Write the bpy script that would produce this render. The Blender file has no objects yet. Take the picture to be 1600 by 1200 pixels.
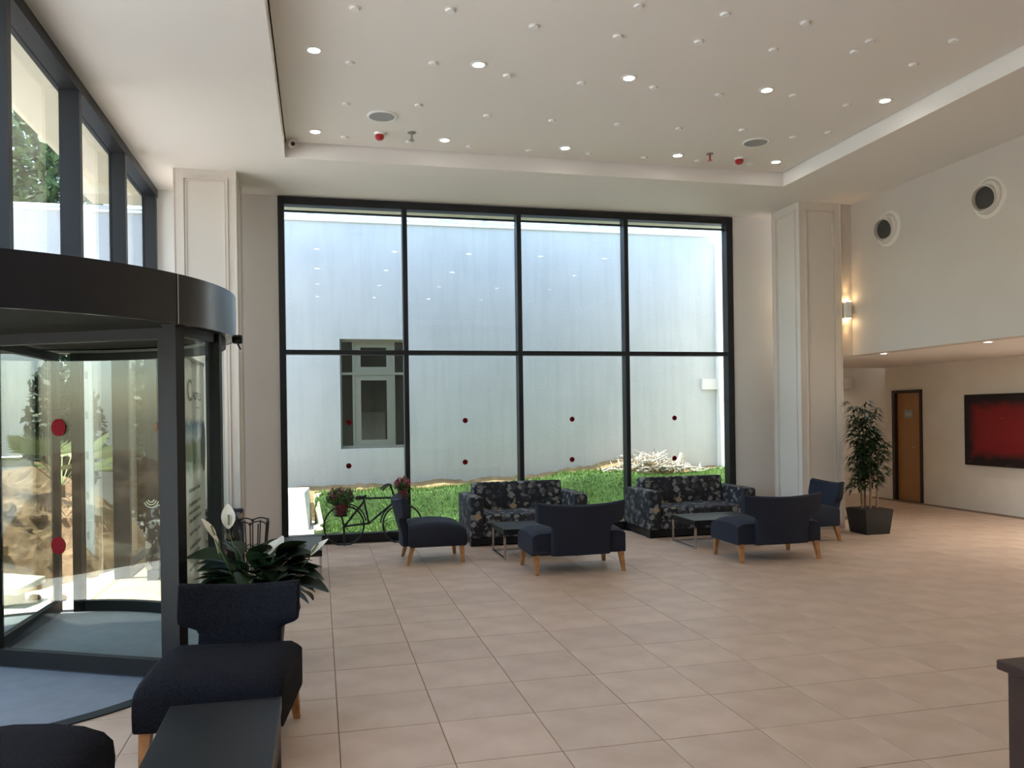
import bpy, bmesh, math, random
from mathutils import Vector, Matrix, noise
R = math.radians
scene = bpy.context.scene
col = scene.collection

# ------------------------------------------------------------------ camera
YAW, ROLL, FPX, PCY, EYE = R(13.40), R(-0.8), 1265.0, 650.0, 1.55
_f = Vector((math.sin(YAW), math.cos(YAW), 0))
_r = Vector((math.cos(YAW), -math.sin(YAW), 0))
_u = Vector((0, 0, 1))
_r, _u = (math.cos(ROLL) * _r + math.sin(ROLL) * _u), (-math.sin(ROLL) * _r + math.cos(ROLL) * _u)
cam = bpy.data.cameras.new('camera')
cam.sensor_width = 36.0
cam.lens = FPX * 36.0 / 1600.0
cam.shift_y = (PCY - 600.0) / 1600.0
cam.clip_start, cam.clip_end = 0.05, 300
camo = bpy.data.objects.new('camera', cam)
M = Matrix.Identity(4)
for i in range(3):
    M[i][0], M[i][1], M[i][2] = _r[i], _u[i], -_f[i]
M[2][3] = EYE
camo.matrix_world = M
col.objects.link(camo)
scene.camera = camo
CAMP = Vector((0, 0, EYE))
def ray(x, y): return (x - 800) / FPX * _r - (y - PCY) / FPX * _u + _f
def at_y(x, y, Y):
    d = ray(x, y); return CAMP + d * (Y / d.y)
def at_z(x, y, z):
    d = ray(x, y); return CAMP + d * ((z - EYE) / d.z)

# ------------------------------------------------------------------ sky, sun, exposure
SUN_DIR = Vector((-0.93, 0.09, 2.5)).normalized()
world = bpy.data.worlds.new('sky'); scene.world = world
world.use_nodes = True
wn = world.node_tree
bg = wn.nodes['Background']
sky = wn.nodes.new('ShaderNodeTexSky')
sky.sky_type = 'NISHITA'
sky.sun_disc = False
sky.sun_elevation = math.asin(SUN_DIR.z)
sky.sun_rotation = math.atan2(SUN_DIR.x, SUN_DIR.y)
sky.air_density = 1.2; sky.dust_density = 1.5; sky.ozone_density = 1.5
wn.links.new(sky.outputs[0], bg.inputs[0])
bg.inputs[1].default_value = 0.29
sl = bpy.data.lights.new('sun', 'SUN')
sl.energy = 5.3; sl.angle = R(0.6); sl.color = (1.0, 0.96, 0.88)
so = bpy.data.objects.new('sun', sl)
so.rotation_euler = SUN_DIR.to_track_quat('Z', 'Y').to_euler()
so.location = (-8, 14, 20)
col.objects.link(so)
vs = scene.view_settings
vs.view_transform = 'Standard'; vs.look = 'None'; vs.gamma = 1.0; vs.use_curve_mapping = False
vs.exposure = 1.52
DOWNLIGHT_W = 1.5
scene.cycles.max_bounces = 10
scene.cycles.diffuse_bounces = 6
scene.cycles.glossy_bounces = 4
scene.cycles.transparent_max_bounces = 24
scene.cycles.sample_clamp_indirect = 6.0

# ------------------------------------------------------------------ materials
def lin(c):
    return tuple(((v / 255) / 12.92 if v <= 10 else ((v / 255 + 0.055) / 1.055) ** 2.4) for v in c)
MATS = {}
def mat(name, c, rough=0.6, metal=0.0, vary=0.0, scale=6.0, bump=0.0, bscale=40.0, c2=None, emit=None, spec=0.5, objrand=0.0, detail=4.0):
    m = bpy.data.materials.new(name); m.use_nodes = True
    nt = m.node_tree; b = nt.nodes['Principled BSDF']
    b.inputs['Base Color'].default_value = (*c, 1)
    b.inputs['Roughness'].default_value = rough
    b.inputs['Metallic'].default_value = metal
    b.inputs['Specular IOR Level'].default_value = spec
    if emit:
        b.inputs['Emission Color'].default_value = (*emit[0], 1); b.inputs['Emission Strength'].default_value = emit[1]
    tc = nt.nodes.new('ShaderNodeTexCoord')
    last = None
    if vary or c2:
        n = nt.nodes.new('ShaderNodeTexNoise'); n.inputs['Scale'].default_value = scale; n.inputs['Detail'].default_value = detail
        nt.links.new(tc.outputs['Object'], n.inputs['Vector'])
        rp = nt.nodes.new('ShaderNodeValToRGB')
        a = c if c2 else tuple(v * (1 - vary) for v in c)
        z = c2 if c2 else tuple(min(1, v * (1 + vary)) for v in c)
        rp.color_ramp.elements[0].color = (*a, 1); rp.color_ramp.elements[1].color = (*z, 1)
        rp.color_ramp.elements[0].position = 0.3; rp.color_ramp.elements[1].position = 0.7
        nt.links.new(n.outputs['Fac'], rp.inputs[0]); last = rp.outputs[0]
    if objrand:
        oi = nt.nodes.new('ShaderNodeObjectInfo')
        mr = nt.nodes.new('ShaderNodeMapRange'); mr.inputs['To Min'].default_value = 1 - objrand; mr.inputs['To Max'].default_value = 1 + objrand
        nt.links.new(oi.outputs['Random'], mr.inputs['Value'])
        mx = nt.nodes.new('ShaderNodeVectorMath'); mx.operation = 'SCALE'
        if last: nt.links.new(last, mx.inputs[0])
        else: mx.inputs[0].default_value = c
        nt.links.new(mr.outputs[0], mx.inputs['Scale']); last = mx.outputs[0]
    if last: nt.links.new(last, b.inputs['Base Color'])
    if bump:
        n2 = nt.nodes.new('ShaderNodeTexNoise'); n2.inputs['Scale'].default_value = bscale; n2.inputs['Detail'].default_value = 5
        nt.links.new(tc.outputs['Object'], n2.inputs['Vector'])
        bp = nt.nodes.new('ShaderNodeBump'); bp.inputs['Strength'].default_value = bump; bp.inputs['Distance'].default_value = 0.02
        nt.links.new(n2.outputs['Fac'], bp.inputs['Height']); nt.links.new(bp.outputs[0], b.inputs['Normal'])
    MATS[name] = m
    return m
def glass_mat(name, tint, refl=1.0, rough=0.0):
    m = bpy.data.materials.new(name); m.use_nodes = True
    nt = m.node_tree; nt.nodes.remove(nt.nodes['Principled BSDF']); out = nt.nodes['Material Output']
    t = nt.nodes.new('ShaderNodeBsdfTransparent'); t.inputs[0].default_value = (*tint, 1)
    g = nt.nodes.new('ShaderNodeBsdfGlossy'); g.inputs['Roughness'].default_value = rough
    lw = nt.nodes.new('ShaderNodeLayerWeight'); lw.inputs[0].default_value = 0.5
    p = nt.nodes.new('ShaderNodeMath'); p.operation = 'POWER'; p.inputs[1].default_value = 5
    q = nt.nodes.new('ShaderNodeMath'); q.operation = 'MULTIPLY_ADD'; q.inputs[1].default_value = 0.9 * refl; q.inputs[2].default_value = 0.035 * refl
    mx = nt.nodes.new('ShaderNodeMixShader')
    nt.links.new(lw.outputs['Facing'], p.inputs[0]); nt.links.new(p.outputs[0], q.inputs[0]); nt.links.new(q.outputs[0], mx.inputs[0])
    nt.links.new(t.outputs[0], mx.inputs[1]); nt.links.new(g.outputs[0], mx.inputs[2]); nt.links.new(mx.outputs[0], out.inputs[0])
    MATS[name] = m
    return m
mat('wall_paint', (0.60, 0.54, 0.475), 0.75, vary=0.02, scale=2)
mat('ceiling_paint', (0.79, 0.75, 0.705), 0.8)
mat('back_paint_lightened', (0.76, 0.73, 0.69), 0.75, vary=0.02, scale=2)  # lighter than the wall paint, standing in for daylight from the left
mat('cream_paint', (0.87, 0.82, 0.73), 0.75, vary=0.03, scale=3)
mat('column_paint', (0.72, 0.655, 0.58), 0.55)
mat('dark_frame', (0.016, 0.0165, 0.019), 0.42, spec=0.35)
mat('drum_frame', (0.009, 0.009, 0.0095), 0.5, spec=0.28)
mat('nozzle_white', (0.74, 0.70, 0.63), 0.5)
mat('dot_fabric', (0.004, 0.004, 0.006), 0.9, c2=(0.012, 0.012, 0.016), scale=130, detail=0.0, bump=0.3, bscale=140, spec=0.15)
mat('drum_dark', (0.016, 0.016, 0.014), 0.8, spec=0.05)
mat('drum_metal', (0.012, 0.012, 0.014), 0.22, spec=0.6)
mat('drum_soffit_lit', (0.30, 0.29, 0.27), 0.28, metal=0.7)
mat('tile', (0.51, 0.355, 0.25), 0.44, c2=(0.63, 0.47, 0.35), scale=3.5, objrand=0.05, bump=0.04, bscale=15, spec=0.4)
mat('grout', (0.22, 0.15, 0.10), 0.8)
mat('navy_fabric', (0.011, 0.014, 0.028), 0.85, bump=0.25, bscale=300, vary=0.3, scale=250)
mat('leg_wood', (0.42, 0.19, 0.065), 0.45, vary=0.25, scale=20)
mat('black_laminate', (0.010, 0.010, 0.011), 0.4, spec=0.35)
mat('chrome', (0.62, 0.62, 0.63), 0.16, metal=1.0)
mat('black_iron', (0.012, 0.012, 0.012), 0.5)
mat('black_plastic', (0.012, 0.012, 0.013), 0.45)
mat('pot_red', (0.16, 0.022, 0.018), 0.5)
mat('leaf_dark', (0.012, 0.030, 0.009), 0.5, vary=0.4, scale=9, spec=0.3)
mat('leaf_mid', (0.05, 0.12, 0.025), 0.5, vary=0.4, scale=9)
mat('leaf_tree', (0.07, 0.12, 0.03), 0.6, vary=0.6, scale=2)
mat('palm_leaf', (0.16, 0.20, 0.07), 0.6)
mat('spathe', (0.80, 0.74, 0.62), 0.5)
mat('pink_petal', (0.45, 0.05, 0.12), 0.6, vary=0.4, scale=30)
mat('rust_petal', (0.28, 0.06, 0.05), 0.6, vary=0.4, scale=30)
mat('bark', (0.14, 0.09, 0.05), 0.8, vary=0.3, scale=12)
mat('cane', (0.30, 0.18, 0.09), 0.6, vary=0.3, scale=30)
mat('soil', (0.05, 0.03, 0.02), 0.9)
mat('dirt', (0.17, 0.10, 0.052), 0.95, c2=(0.30, 0.20, 0.115), scale=3, bump=0.9, bscale=12)
mat('dirt_strip', (0.17, 0.115, 0.05), 0.95, c2=(0.30, 0.215, 0.10), scale=5, bump=0.7, bscale=18)
mat('paving', (0.84, 0.82, 0.79), 0.8, vary=0.12, scale=4)
mat('concrete_slab', (0.62, 0.60, 0.56), 0.8, vary=0.1, scale=5, bump=0.2)
mat('plaster_ext', (0.58, 0.585, 0.575), 0.85, c2=(0.64, 0.645, 0.63), scale=1.3, bump=0.25, bscale=25)
def streaks(m):
    nt = m.node_tree; b = nt.nodes['Principled BSDF']; src = b.inputs['Base Color'].links[0].from_socket
    tc = nt.nodes.new('ShaderNodeTexCoord'); mp = nt.nodes.new('ShaderNodeMapping'); mp.inputs['Scale'].default_value = (7, 1, .5)
    n = nt.nodes.new('ShaderNodeTexNoise'); n.inputs['Scale'].default_value = 1.6; n.inputs['Detail'].default_value = 6
    r = nt.nodes.new('ShaderNodeValToRGB'); r.color_ramp.elements[0].position = .40; r.color_ramp.elements[0].color = (.955, .955, .95, 1); r.color_ramp.elements[1].position = .52; r.color_ramp.elements[1].color = (1, 1, 1, 1)
    mx = nt.nodes.new('ShaderNodeMix'); mx.data_type = 'RGBA'; mx.blend_type = 'MULTIPLY'; mx.inputs[0].default_value = 1
    nt.links.new(tc.outputs['Object'], mp.inputs[0]); nt.links.new(mp.outputs[0], n.inputs['Vector']); nt.links.new(n.outputs['Fac'], r.inputs[0])
    nt.links.new(src, mx.inputs[6]); nt.links.new(r.outputs[0], mx.inputs[7]); nt.links.new(mx.outputs[2], b.inputs['Base Color'])
streaks(MATS['plaster_ext'])
mat('white_render', (0.85, 0.84, 0.80), 0.8, bump=0.1)
mat('eave_paint', (0.70, 0.66, 0.52), 0.8)
mat('ochre_wall', (0.66, 0.48, 0.25), 0.85, vary=0.08, scale=5)
mat('turf', (0.022, 0.06, 0.009), 0.9, c2=(0.07, 0.15, 0.027), scale=30, bump=0.8, bscale=120)
mat('turf_blade', (0.17, 0.275, 0.065), 0.6, vary=0.75, scale=25)
mat('turf_edge', (0.55, 0.50, 0.36), 0.9, bump=0.5, bscale=60)
mat('twig', (0.55, 0.49, 0.42), 0.8, vary=0.3, scale=15)
mat('red_dot', (0.125, 0.0015, 0.004), 0.8, spec=0.15)
mat('aluminium', (0.27, 0.27, 0.22), 0.5, metal=0.2)
mat('steel_rail', (0.75, 0.75, 0.75), 0.25, metal=0.9)
mat('white_metal', (0.72, 0.74, 0.75), 0.4)
mat('white_plastic', (0.82, 0.81, 0.78), 0.4)
mat('grey_grille', (0.34, 0.35, 0.35), 0.6, bump=0.3, bscale=400)
mat('red_plastic', (0.42, 0.015, 0.018), 0.35)
mat('sensor_black', (0.01, 0.01, 0.01), 0.3)
mat('lamp_glow', (1, 0.97, 0.9), 0.5, emit=((1.0, 0.95, 0.86), 14.0))
mat('sconce_glow', (1, 0.8, 0.5), 0.5, emit=((1.0, 0.72, 0.38), 10.0))
mat('duct_dark', (0.05, 0.045, 0.04), 0.7)
mat('door_wood', (0.40, 0.20, 0.075), 0.5, c2=(0.46, 0.24, 0.10), scale=3)
mat('door_frame_dark', (0.035, 0.022, 0.016), 0.5)
mat('desk_wood', (0.030, 0.013, 0.010), 0.4, c2=(0.045, 0.02, 0.014), scale=8)
mat('brass', (0.6, 0.5, 0.35), 0.3, metal=1.0)
mat('sign_grey', (0.35, 0.36, 0.36), 0.4)
mat('ink', (0.03, 0.03, 0.035), 0.6)
mat('ink_grey', (0.16, 0.16, 0.16), 0.6)
mat('mat_floor', (0.22, 0.24, 0.27), 0.75, vary=0.08, scale=8, bump=0.1, bscale=200)
mat('curtain_dark', (0.10, 0.10, 0.09), 0.9)
glass_mat('glass', (0.90, 0.93, 0.92), 1.0)
glass_mat('glass_clear', (0.95, 0.97, 0.96), 1.0)
glass_mat('glass_drum', (0.88, 0.91, 0.87), 1.6)
glass_mat('glass_curved', (0.93, 0.95, 0.92), 0.35)
glass_mat('glass_dark', (0.35, 0.36, 0.33), 1.6)

def floral():
    m = bpy.data.materials.new('floral_fabric'); m.use_nodes = True
    nt = m.node_tree; b = nt.nodes['Principled BSDF']; b.inputs['Roughness'].default_value = 0.9
    tc = nt.nodes.new('ShaderNodeTexCoord')
    nz = nt.nodes.new('ShaderNodeTexNoise'); nz.inputs['Scale'].default_value = 22; nz.inputs['Detail'].default_value = 1.5
    add = nt.nodes.new('ShaderNodeVectorMath'); add.operation = 'MULTIPLY_ADD'
    add.inputs[1].default_value = (0.07, 0.07, 0.07)
    nt.links.new(tc.outputs['Object'], nz.inputs['Vector'])
    nt.links.new(nz.outputs['Color'], add.inputs[0]); nt.links.new(tc.outputs['Object'], add.inputs[2])
    def layer(scale, t0, t1, stops, prev):
        v = nt.nodes.new('ShaderNodeTexVoronoi'); v.inputs['Scale'].default_value = scale
        nt.links.new(add.outputs[0], v.inputs['Vector'])
        r = nt.nodes.new('ShaderNodeValToRGB'); r.color_ramp.interpolation = 'LINEAR'
        r.color_ramp.elements[0].position = t0; r.color_ramp.elements[0].color = (1, 1, 1, 1)
        r.color_ramp.elements[1].position = t1; r.color_ramp.elements[1].color = (0, 0, 0, 1)
        nt.links.new(v.outputs['Distance'], r.inputs[0])
        sep = nt.nodes.new('ShaderNodeSeparateColor'); nt.links.new(v.outputs['Color'], sep.inputs[0])
        cr = nt.nodes.new('ShaderNodeValToRGB'); cr.color_ramp.interpolation = 'CONSTANT'
        e = cr.color_ramp.elements
        e[0].position = 0; e[0].color = (*stops[0][1], 1); e[1].position = stops[1][0]; e[1].color = (*stops[1][1], 1)
        for p, c in stops[2:]:
            k = e.new(p); k.color = (*c, 1)
        nt.links.new(sep.outputs[0], cr.inputs[0])
        mx = nt.nodes.new('ShaderNodeMix'); mx.data_type = 'RGBA'
        nt.links.new(r.outputs[0], mx.inputs[0])
        if prev is None: mx.inputs[6].default_value = (0.016, 0.016, 0.020, 1)
        else: nt.links.new(prev, mx.inputs[6])
        nt.links.new(cr.outputs[0], mx.inputs[7])
        return mx.outputs[2]
    bgc = (0.016, 0.016, 0.020)
    p = layer(15, 0.46, 0.54, [(0, (0.03, 0.03, 0.033)), (0.3, (0.15, 0.15, 0.15)), (0.55, (0.07, 0.07, 0.075)), (0.78, (0.21, 0.205, 0.19))], None)
    v = layer(8.5, 0.30, 0.37, [(0, (0.018, 0.018, 0.022)), (0.40, (0.24, 0.235, 0.22)), (0.62, (0.34, 0.25, 0.15)), (0.80, (0.05, 0.05, 0.055))], p)
    nt.links.new(v, b.inputs['Base Color'])
    MATS['floral'] = m
floral()

# ------------------------------------------------------------------ mesh helpers
class MB:
    def __init__(s): s.bm = bmesh.new()
    def box(s, x0, x1, y0, y1, z0, z1, bevel=0, seg=2):
        r = bmesh.ops.create_cube(s.bm, size=1.0)
        for v in r['verts']:
            v.co = Vector(((x0 + x1) / 2 + v.co.x * (x1 - x0), (y0 + y1) / 2 + v.co.y * (y1 - y0), (z0 + z1) / 2 + v.co.z * (z1 - z0)))
        if bevel:
            es = list({e for v in r['verts'] for e in v.link_edges})
            bmesh.ops.bevel(s.bm, geom=es, offset=bevel, segments=seg, profile=0.5, affect='EDGES')
        return s
    def hexa(s, pts):   # 8 points: bottom 4 ccw, top 4 ccw
        v = [s.bm.verts.new(p) for p in pts]
        for f in ((3, 2, 1, 0), (4, 5, 6, 7), (0, 1, 5, 4), (1, 2, 6, 5), (2, 3, 7, 6), (3, 0, 4, 7)):
            s.bm.faces.new([v[i] for i in f])
        return s
    def tube(s, pts, r, n=8, closed=False):
        pts = [Vector(p) for p in pts]; rings = []
        N = len(pts)
        up = Vector((0.13, 0.21, 0.97))
        for i, p in enumerate(pts):
            if closed: t = pts[(i + 1) % N] - pts[i - 1]
            else: t = pts[min(i + 1, N - 1)] - pts[max(i - 1, 0)]
            t.normalize()
            a = t.cross(up)
            if a.length < 0.1: a = t.cross(Vector((1, 0.1, 0)))
            a.normalize(); b = t.cross(a)
            rr = r[i] if isinstance(r, (list, tuple)) else r
            rings.append([s.bm.verts.new(p + rr * (math.cos(2 * math.pi * k / n) * a + math.sin(2 * math.pi * k / n) * b)) for k in range(n)])
        for i in range(N if closed else N - 1):
            A, B = rings[i], rings[(i + 1) % N]
            for k in range(n):
                s.bm.faces.new((A[k], A[(k + 1) % n], B[(k + 1) % n], B[k]))
        if not closed:
            s.bm.faces.new(rings[0][::-1]); s.bm.faces.new(rings[-1])
        return s
    def lathe(s, prof, n=32, c=(0, 0, 0), axis='Z', a0=0.0, a1=2 * math.pi):
        full = abs(a1 - a0 - 2 * math.pi) < 1e-6
        rings = []
        steps = n if full else n + 1
        for i in range(steps):
            a = a0 + (a1 - a0) * i / n
            ring = []
            for (r, z) in prof:
                if axis == 'Z': p = Vector((r * math.cos(a), r * math.sin(a), z))
                elif axis == 'X': p = Vector((z, r * math.cos(a), r * math.sin(a)))
                else: p = Vector((r * math.cos(a), z, r * math.sin(a)))
                ring.append(s.bm.verts.new(p + Vector(c)))
            rings.append(ring)
        for i in range(n):
            A, B = rings[i], rings[(i + 1) % steps]
            for k in range(len(prof) - 1):
                if (A[k].co - A[k + 1].co).length < 1e-7: continue
                try: s.bm.faces.new((A[k], B[k], B[k + 1], A[k + 1]))
                except ValueError: pass
        bmesh.ops.remove_doubles(s.bm, verts=s.bm.verts[:], dist=1e-6)
        return s
    def disc(s, c, r, h, n=24, axis='Z'):
        return s.lathe([(0.0001, 0), (r, 0), (r, h), (0.0001, h)], n, c, axis)
    def build(s, name, m, parent=None, smooth=False):
        bmesh.ops.recalc_face_normals(s.bm, faces=s.bm.faces[:])
        me = bpy.data.meshes.new(name); s.bm.to_mesh(me); s.bm.free()
        return obj(name, me, m, parent, smooth)
def obj(name, me, m, parent=None, smooth=False):
    if m is not None and not me.materials:
        me.materials.append(MATS[m] if isinstance(m, str) else m)
    if smooth:
        me.polygons.foreach_set('use_smooth', [True] * len(me.polygons))
        try: me.set_sharp_from_angle(angle=R(38))
        except Exception: pass
    o = bpy.data.objects.new(name, me); col.objects.link(o)
    if parent: o.parent = parent
    return o
def empty(name, loc=(0, 0, 0), rz=0.0):
    o = bpy.data.objects.new(name, None); col.objects.link(o)
    o.location = loc; o.rotation_euler = (0, 0, rz); o.empty_display_size = 0.1
    return o
def tag(o, label=None, cat=None, group=None, kind=None):
    if label: o['label'] = label
    if cat: o['category'] = cat
    if group: o['group'] = group
    if kind: o['kind'] = kind
    return o
def copy_tree(o, parent=None):
    c = o.copy(); col.objects.link(c); c.parent = parent
    for ch in list(o.children): copy_tree(ch, c)
    return c
def struct(name, mb, m, label, cat, parent=None):
    o = mb.build(name, m, parent); tag(o, label, cat, None, 'structure'); return o
def mesh_py(name, V, F):
    me = bpy.data.meshes.new(name); me.from_pydata(V, [], F); me.update(); return me

# ================================================================== SETTING
CEIL, TRAYZ = 4.29, 4.455
GX, BY, BX, RX = -1.83, 10.38, 6.90, 9.80      # glass facade, back wall, bulkhead, right wall
FY = -5.0                                      # wall behind the camera
SOFF = 2.29
# ---- floor and its tiles
fl = MB().box(-1.98, 7.32, FY, 10.5, -0.2, -0.004).box(7.32, 11.6, FY, 15.2, -0.2, -0.004).build('floor', 'grout')
tag(fl, 'beige ceramic tile floor of the lobby', 'floor', None, 'structure')
TX, TY, TX0, TY0 = 0.5, 0.506, 0.073, 4.09
tile_me = None
def tile_mesh():
    b = MB().box(-TX / 2 + .0022, TX / 2 - .0022, -TY / 2 + .0022, TY / 2 - .0022, -0.012, 0.0, 0.0015, 1)
    me = bpy.data.meshes.new('tile'); b.bm.to_mesh(me); b.bm.free(); me.materials.append(MATS['tile']); return me
tile_me = tile_mesh()
cells = []
for i in range(-5, 24):
    for j in range(-18, 23):
        cx, cy = TX0 + (i + .5) * TX, TY0 + (j + .5) * TY
        if cx < GX + 0.1 or cx > 11.4 or cy < FY or cy > 15.1: continue
        if cx > RX - 0.2 and cy < 12.8: continue
        if cy > BY - 0.1 and cx < 7.5: continue
        p = Vector((cx, cy, -EYE)); d = p.dot(_f)
        vis = False
        if d > 0.6:
            sx, sy = 800 + FPX * p.dot(_r) / d, PCY - FPX * p.dot(_u) / d
            vis = 150 < sx < 1660 and sy < 1260 and not (sx < 440 and sy > 900) and not ((cx + 2.1) ** 2 + (cy - 5.82) ** 2 < 1.5 ** 2)
        cells.append((0 if vis else 1, d if d > 0 else 99, cx, cy))
cells.sort()
rest = MB()
rng = random.Random(3)
for k, (nv, d, cx, cy) in enumerate(cells):
    if k < 300 and not nv:
        o = bpy.data.objects.new('tile', tile_me); col.objects.link(o)
        o.location = (cx, cy, rng.uniform(-0.0004, 0.0004)); o.parent = fl
    else:
        rest.box(cx - TX / 2 + .0022, cx + TX / 2 - .0022, cy - TY / 2 + .0022, cy + TY / 2 - .0022, -0.012, 0.0)
ro = rest.build('tile_field', 'tile', fl); tag(ro, kind='stuff')

# ---- ceiling: perimeter soffit + raised tray
c = MB()
TXA, TXB, TYA, TYB = -0.31, 5.52, -3.2, 8.79
c.box(-1.99, TXA, FY, BY + .15, CEIL, 4.62)
c.box(TXB, BX + .2, FY, BY + .15, CEIL, 4.62)
c.box(TXA, TXB, TYB, BY + .15, CEIL, 4.62)
c.box(TXA, TXB, FY, TYA, CEIL, 4.62)
ceil = c.build('ceiling', 'ceiling_paint')
tag(ceil, 'white plaster ceiling border around the raised tray', 'ceiling', None, 'structure')
c = MB()   # tray panel stands 12 mm clear of the border: the thin shadow gap
c.box(TXA + .012, TXB - .012, TYA + .012, TYB - .012, TRAYZ, TRAYZ + .03)
c.build('tray_panel', 'ceiling_paint', ceil)
MB().box(TXA - .1, TXB + .1, TYA - .1, TYB + .1, 4.60, 4.66).build('tray_backing', 'duct_dark', ceil)

# ---- back wall around the tall window
WX0, WX1, WZ1 = -0.46, 5.65, 4.28
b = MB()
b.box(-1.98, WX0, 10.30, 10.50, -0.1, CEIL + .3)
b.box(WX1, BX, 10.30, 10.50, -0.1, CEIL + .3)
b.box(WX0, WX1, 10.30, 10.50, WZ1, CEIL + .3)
struct('wall_back', b, 'back_paint_lightened', 'off-white plaster back wall around the tall window', 'wall')
# ---- bulkhead on the right with its side strip, low soffit below
b = MB()
b.box(BX, BX + .2, FY, 9.40, SOFF, CEIL + .3)
b.box(6.60, BX + .2, 9.40, 9.52, SOFF, CEIL + .3)
struct('wall_bulkhead', b, 'wall_paint', 'pale upper wall above the low passage on the right', 'wall')
b = MB().box(BX + .2, RX + .1, FY, 12.46, SOFF + .02, SOFF + .25)
sof = struct('ceiling_passage', b, 'ceiling_paint', 'low white ceiling over the right hand passage', 'ceiling')
MB().box(BX + .2, 11.5, 12.46, 15.1, 2.62, 2.72).build('rear_panel', 'ceiling_paint', sof)
MB().box(BX - .2, RX + .0, 13.35, 13.6, 1.98, 2.17).build('beam', 'ceiling_paint', sof)
# ---- right wall with door opening
DY0, DY1, DZ = 11.56, 12.27, 1.90
b = MB()
b.box(RX, RX + .15, FY, DY0, -0.05, SOFF + .1)
b.box(RX, RX + .15, DY1, 15.1, -0.05, 2.7)
b.box(RX, RX + .15, DY0, DY1, DZ, SOFF + .1)
b.box(RX + .15, RX + .2, DY0 - .3, DY1 + .3, -0.05, 2.3)
wr = struct('wall_right', b, 'cream_paint', 'cream wall of the passage holding the red painting', 'wall')
MB().box(RX - .025, RX, FY, 12.42, 1.935, SOFF + .02).build('upper_band', 'cream_paint', wr)
b = MB()
b.box(6.6, 11.6, 15.0, 15.2, -0.05, 2.7)
b.box(7.32, 7.42, 10.4, 15.1, -0.05, 2.7)
struct('wall_passage_end', b, 'cream_paint', 'cream wall closing the far end of the passage', 'wall')
# ---- wall behind the camera
struct('wall_front', MB().box(-1.98, 11.6, FY - .2, FY, -0.05, 4.6), 'wall_paint', 'off-white wall behind the camera', 'wall')

# ---- square clad columns with panel mouldings
def column(x0, x1, y0, y1, label):
    o = struct('column', MB().box(x0, x1, y0, y1, 0.0, CEIL), 'column_paint', label, 'column')
    def frame(cx0, cx1, axis, q, sgn):
        m = MB()
        mg = 0.085
        for (inset, wd, th) in ((mg, .018, .014), (mg + .03, .012, .008)):
            a0, a1, z0, z1 = cx0 + inset, cx1 - inset, 0.25 + inset - mg, CEIL - .09 - (inset - mg)
            for (p0, p1, r0, r1) in ((a0, a0 + wd, z0, z1), (a1 - wd, a1, z0, z1), (a0 + wd, a1 - wd, z0, z0 + wd), (a0 + wd, a1 - wd, z1 - wd, z1)):
                q0, q1 = sorted((q, q + sgn * th))
                if axis == 'X': m.box(p0, p1, q0, q1, r0, r1)
                else: m.box(q0, q1, p0, p1, r0, r1)
        m.build('panel_moulding', 'column_paint', o)
    frame(x0, x1, 'X', y0, -1)
    frame(y0, y1, 'Y', x1, 1); frame(y0, y1, 'Y', x0, -1)
    m = MB()
    for (xx, yy) in ((x0, y0), (x1, y0), (x0, y1), (x1, y1)):
        m.box(xx - .006, xx + .006, yy - .006, yy + .006, 0, CEIL - .002)
    m.build('corner_bead', 'column_paint', o)
    return o
column(-1.50, -0.86, 9.375, 10.02, 'square panelled column beside the revolving door')
column(6.11, 6.72, 9.375, 10.02, 'square panelled column between window and passage')

# ---- tall window in the back wall
def pane_y(name, x0, x1, y, z0, z1, m, parent, th=.012):
    return MB().box(x0, x1, y, y + th, z0, z1).build(name, m, parent)
win = empty('window_1', ((WX0 + WX1) / 2, 10.38, 0)); tag(win, 'tall dark framed window of eight panes facing the turf', 'window', None, 'structure')
def wpart(name, x0, x1, z0, z1, y0=10.27, y1=10.42, m='dark_frame'):
    o = MB().box(x0, x1, y0, y1, z0, z1, .004, 1).build(name, m, win)
    o.matrix_parent_inverse = Matrix.Translation(-Vector(win.location)); return o
FWd = 0.075
wpart('jamb', WX0, WX0 + FWd, 0, WZ1); wpart('jamb', WX1 - FWd - .02, WX1, 0, WZ1)
wpart('head', WX0 + FWd, WX1 - FWd - .02, WZ1 - .095, WZ1)
wpart('sill', WX0 + FWd, WX1 - FWd - .02, 0, 0.11)
wpart('head_bead', WX0 + FWd, WX1 - FWd, WZ1 - .165, WZ1 - .145, 10.36, 10.41)
MUL = [1.085, 2.575, 4.065]
for x in MUL: wpart('mullion', x - .03, x + .03, .11, WZ1 - .095)
xs = [WX0 + FWd] + MUL + [WX1 - FWd - .02]
dots = {0: [(545, 660), (545, 728)], 1: [(727, 657), (727, 722)], 2: [(894, 655), (894, 718)], 3: [(1054, 653), (1054, 716)]}
for k in range(4):
    a, e = xs[k] + (.03 if k else 0), xs[k + 1] - (.03 if k < 3 else 0)
    wpart('transom', a, e, 2.345, 2.40)
    for (z0, z1) in ((.11, 2.345), (2.40, WZ1 - .095)):
        p = wpart('pane', a, e, z0, z1, 10.378, 10.390, 'glass')
        if z0 < 1:
            for (px, py) in dots[k]:
                q = at_y(px, py, 10.374)
                d = MB().disc((q.x, 10.372, q.z), .034, .004, 24, 'Y').build('warning_dot', 'red_dot', p)
                d.matrix_parent_inverse = p.matrix_parent_inverse.copy()
                d.parent = p; d.matrix_parent_inverse = Matrix.Identity(4)

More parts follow.
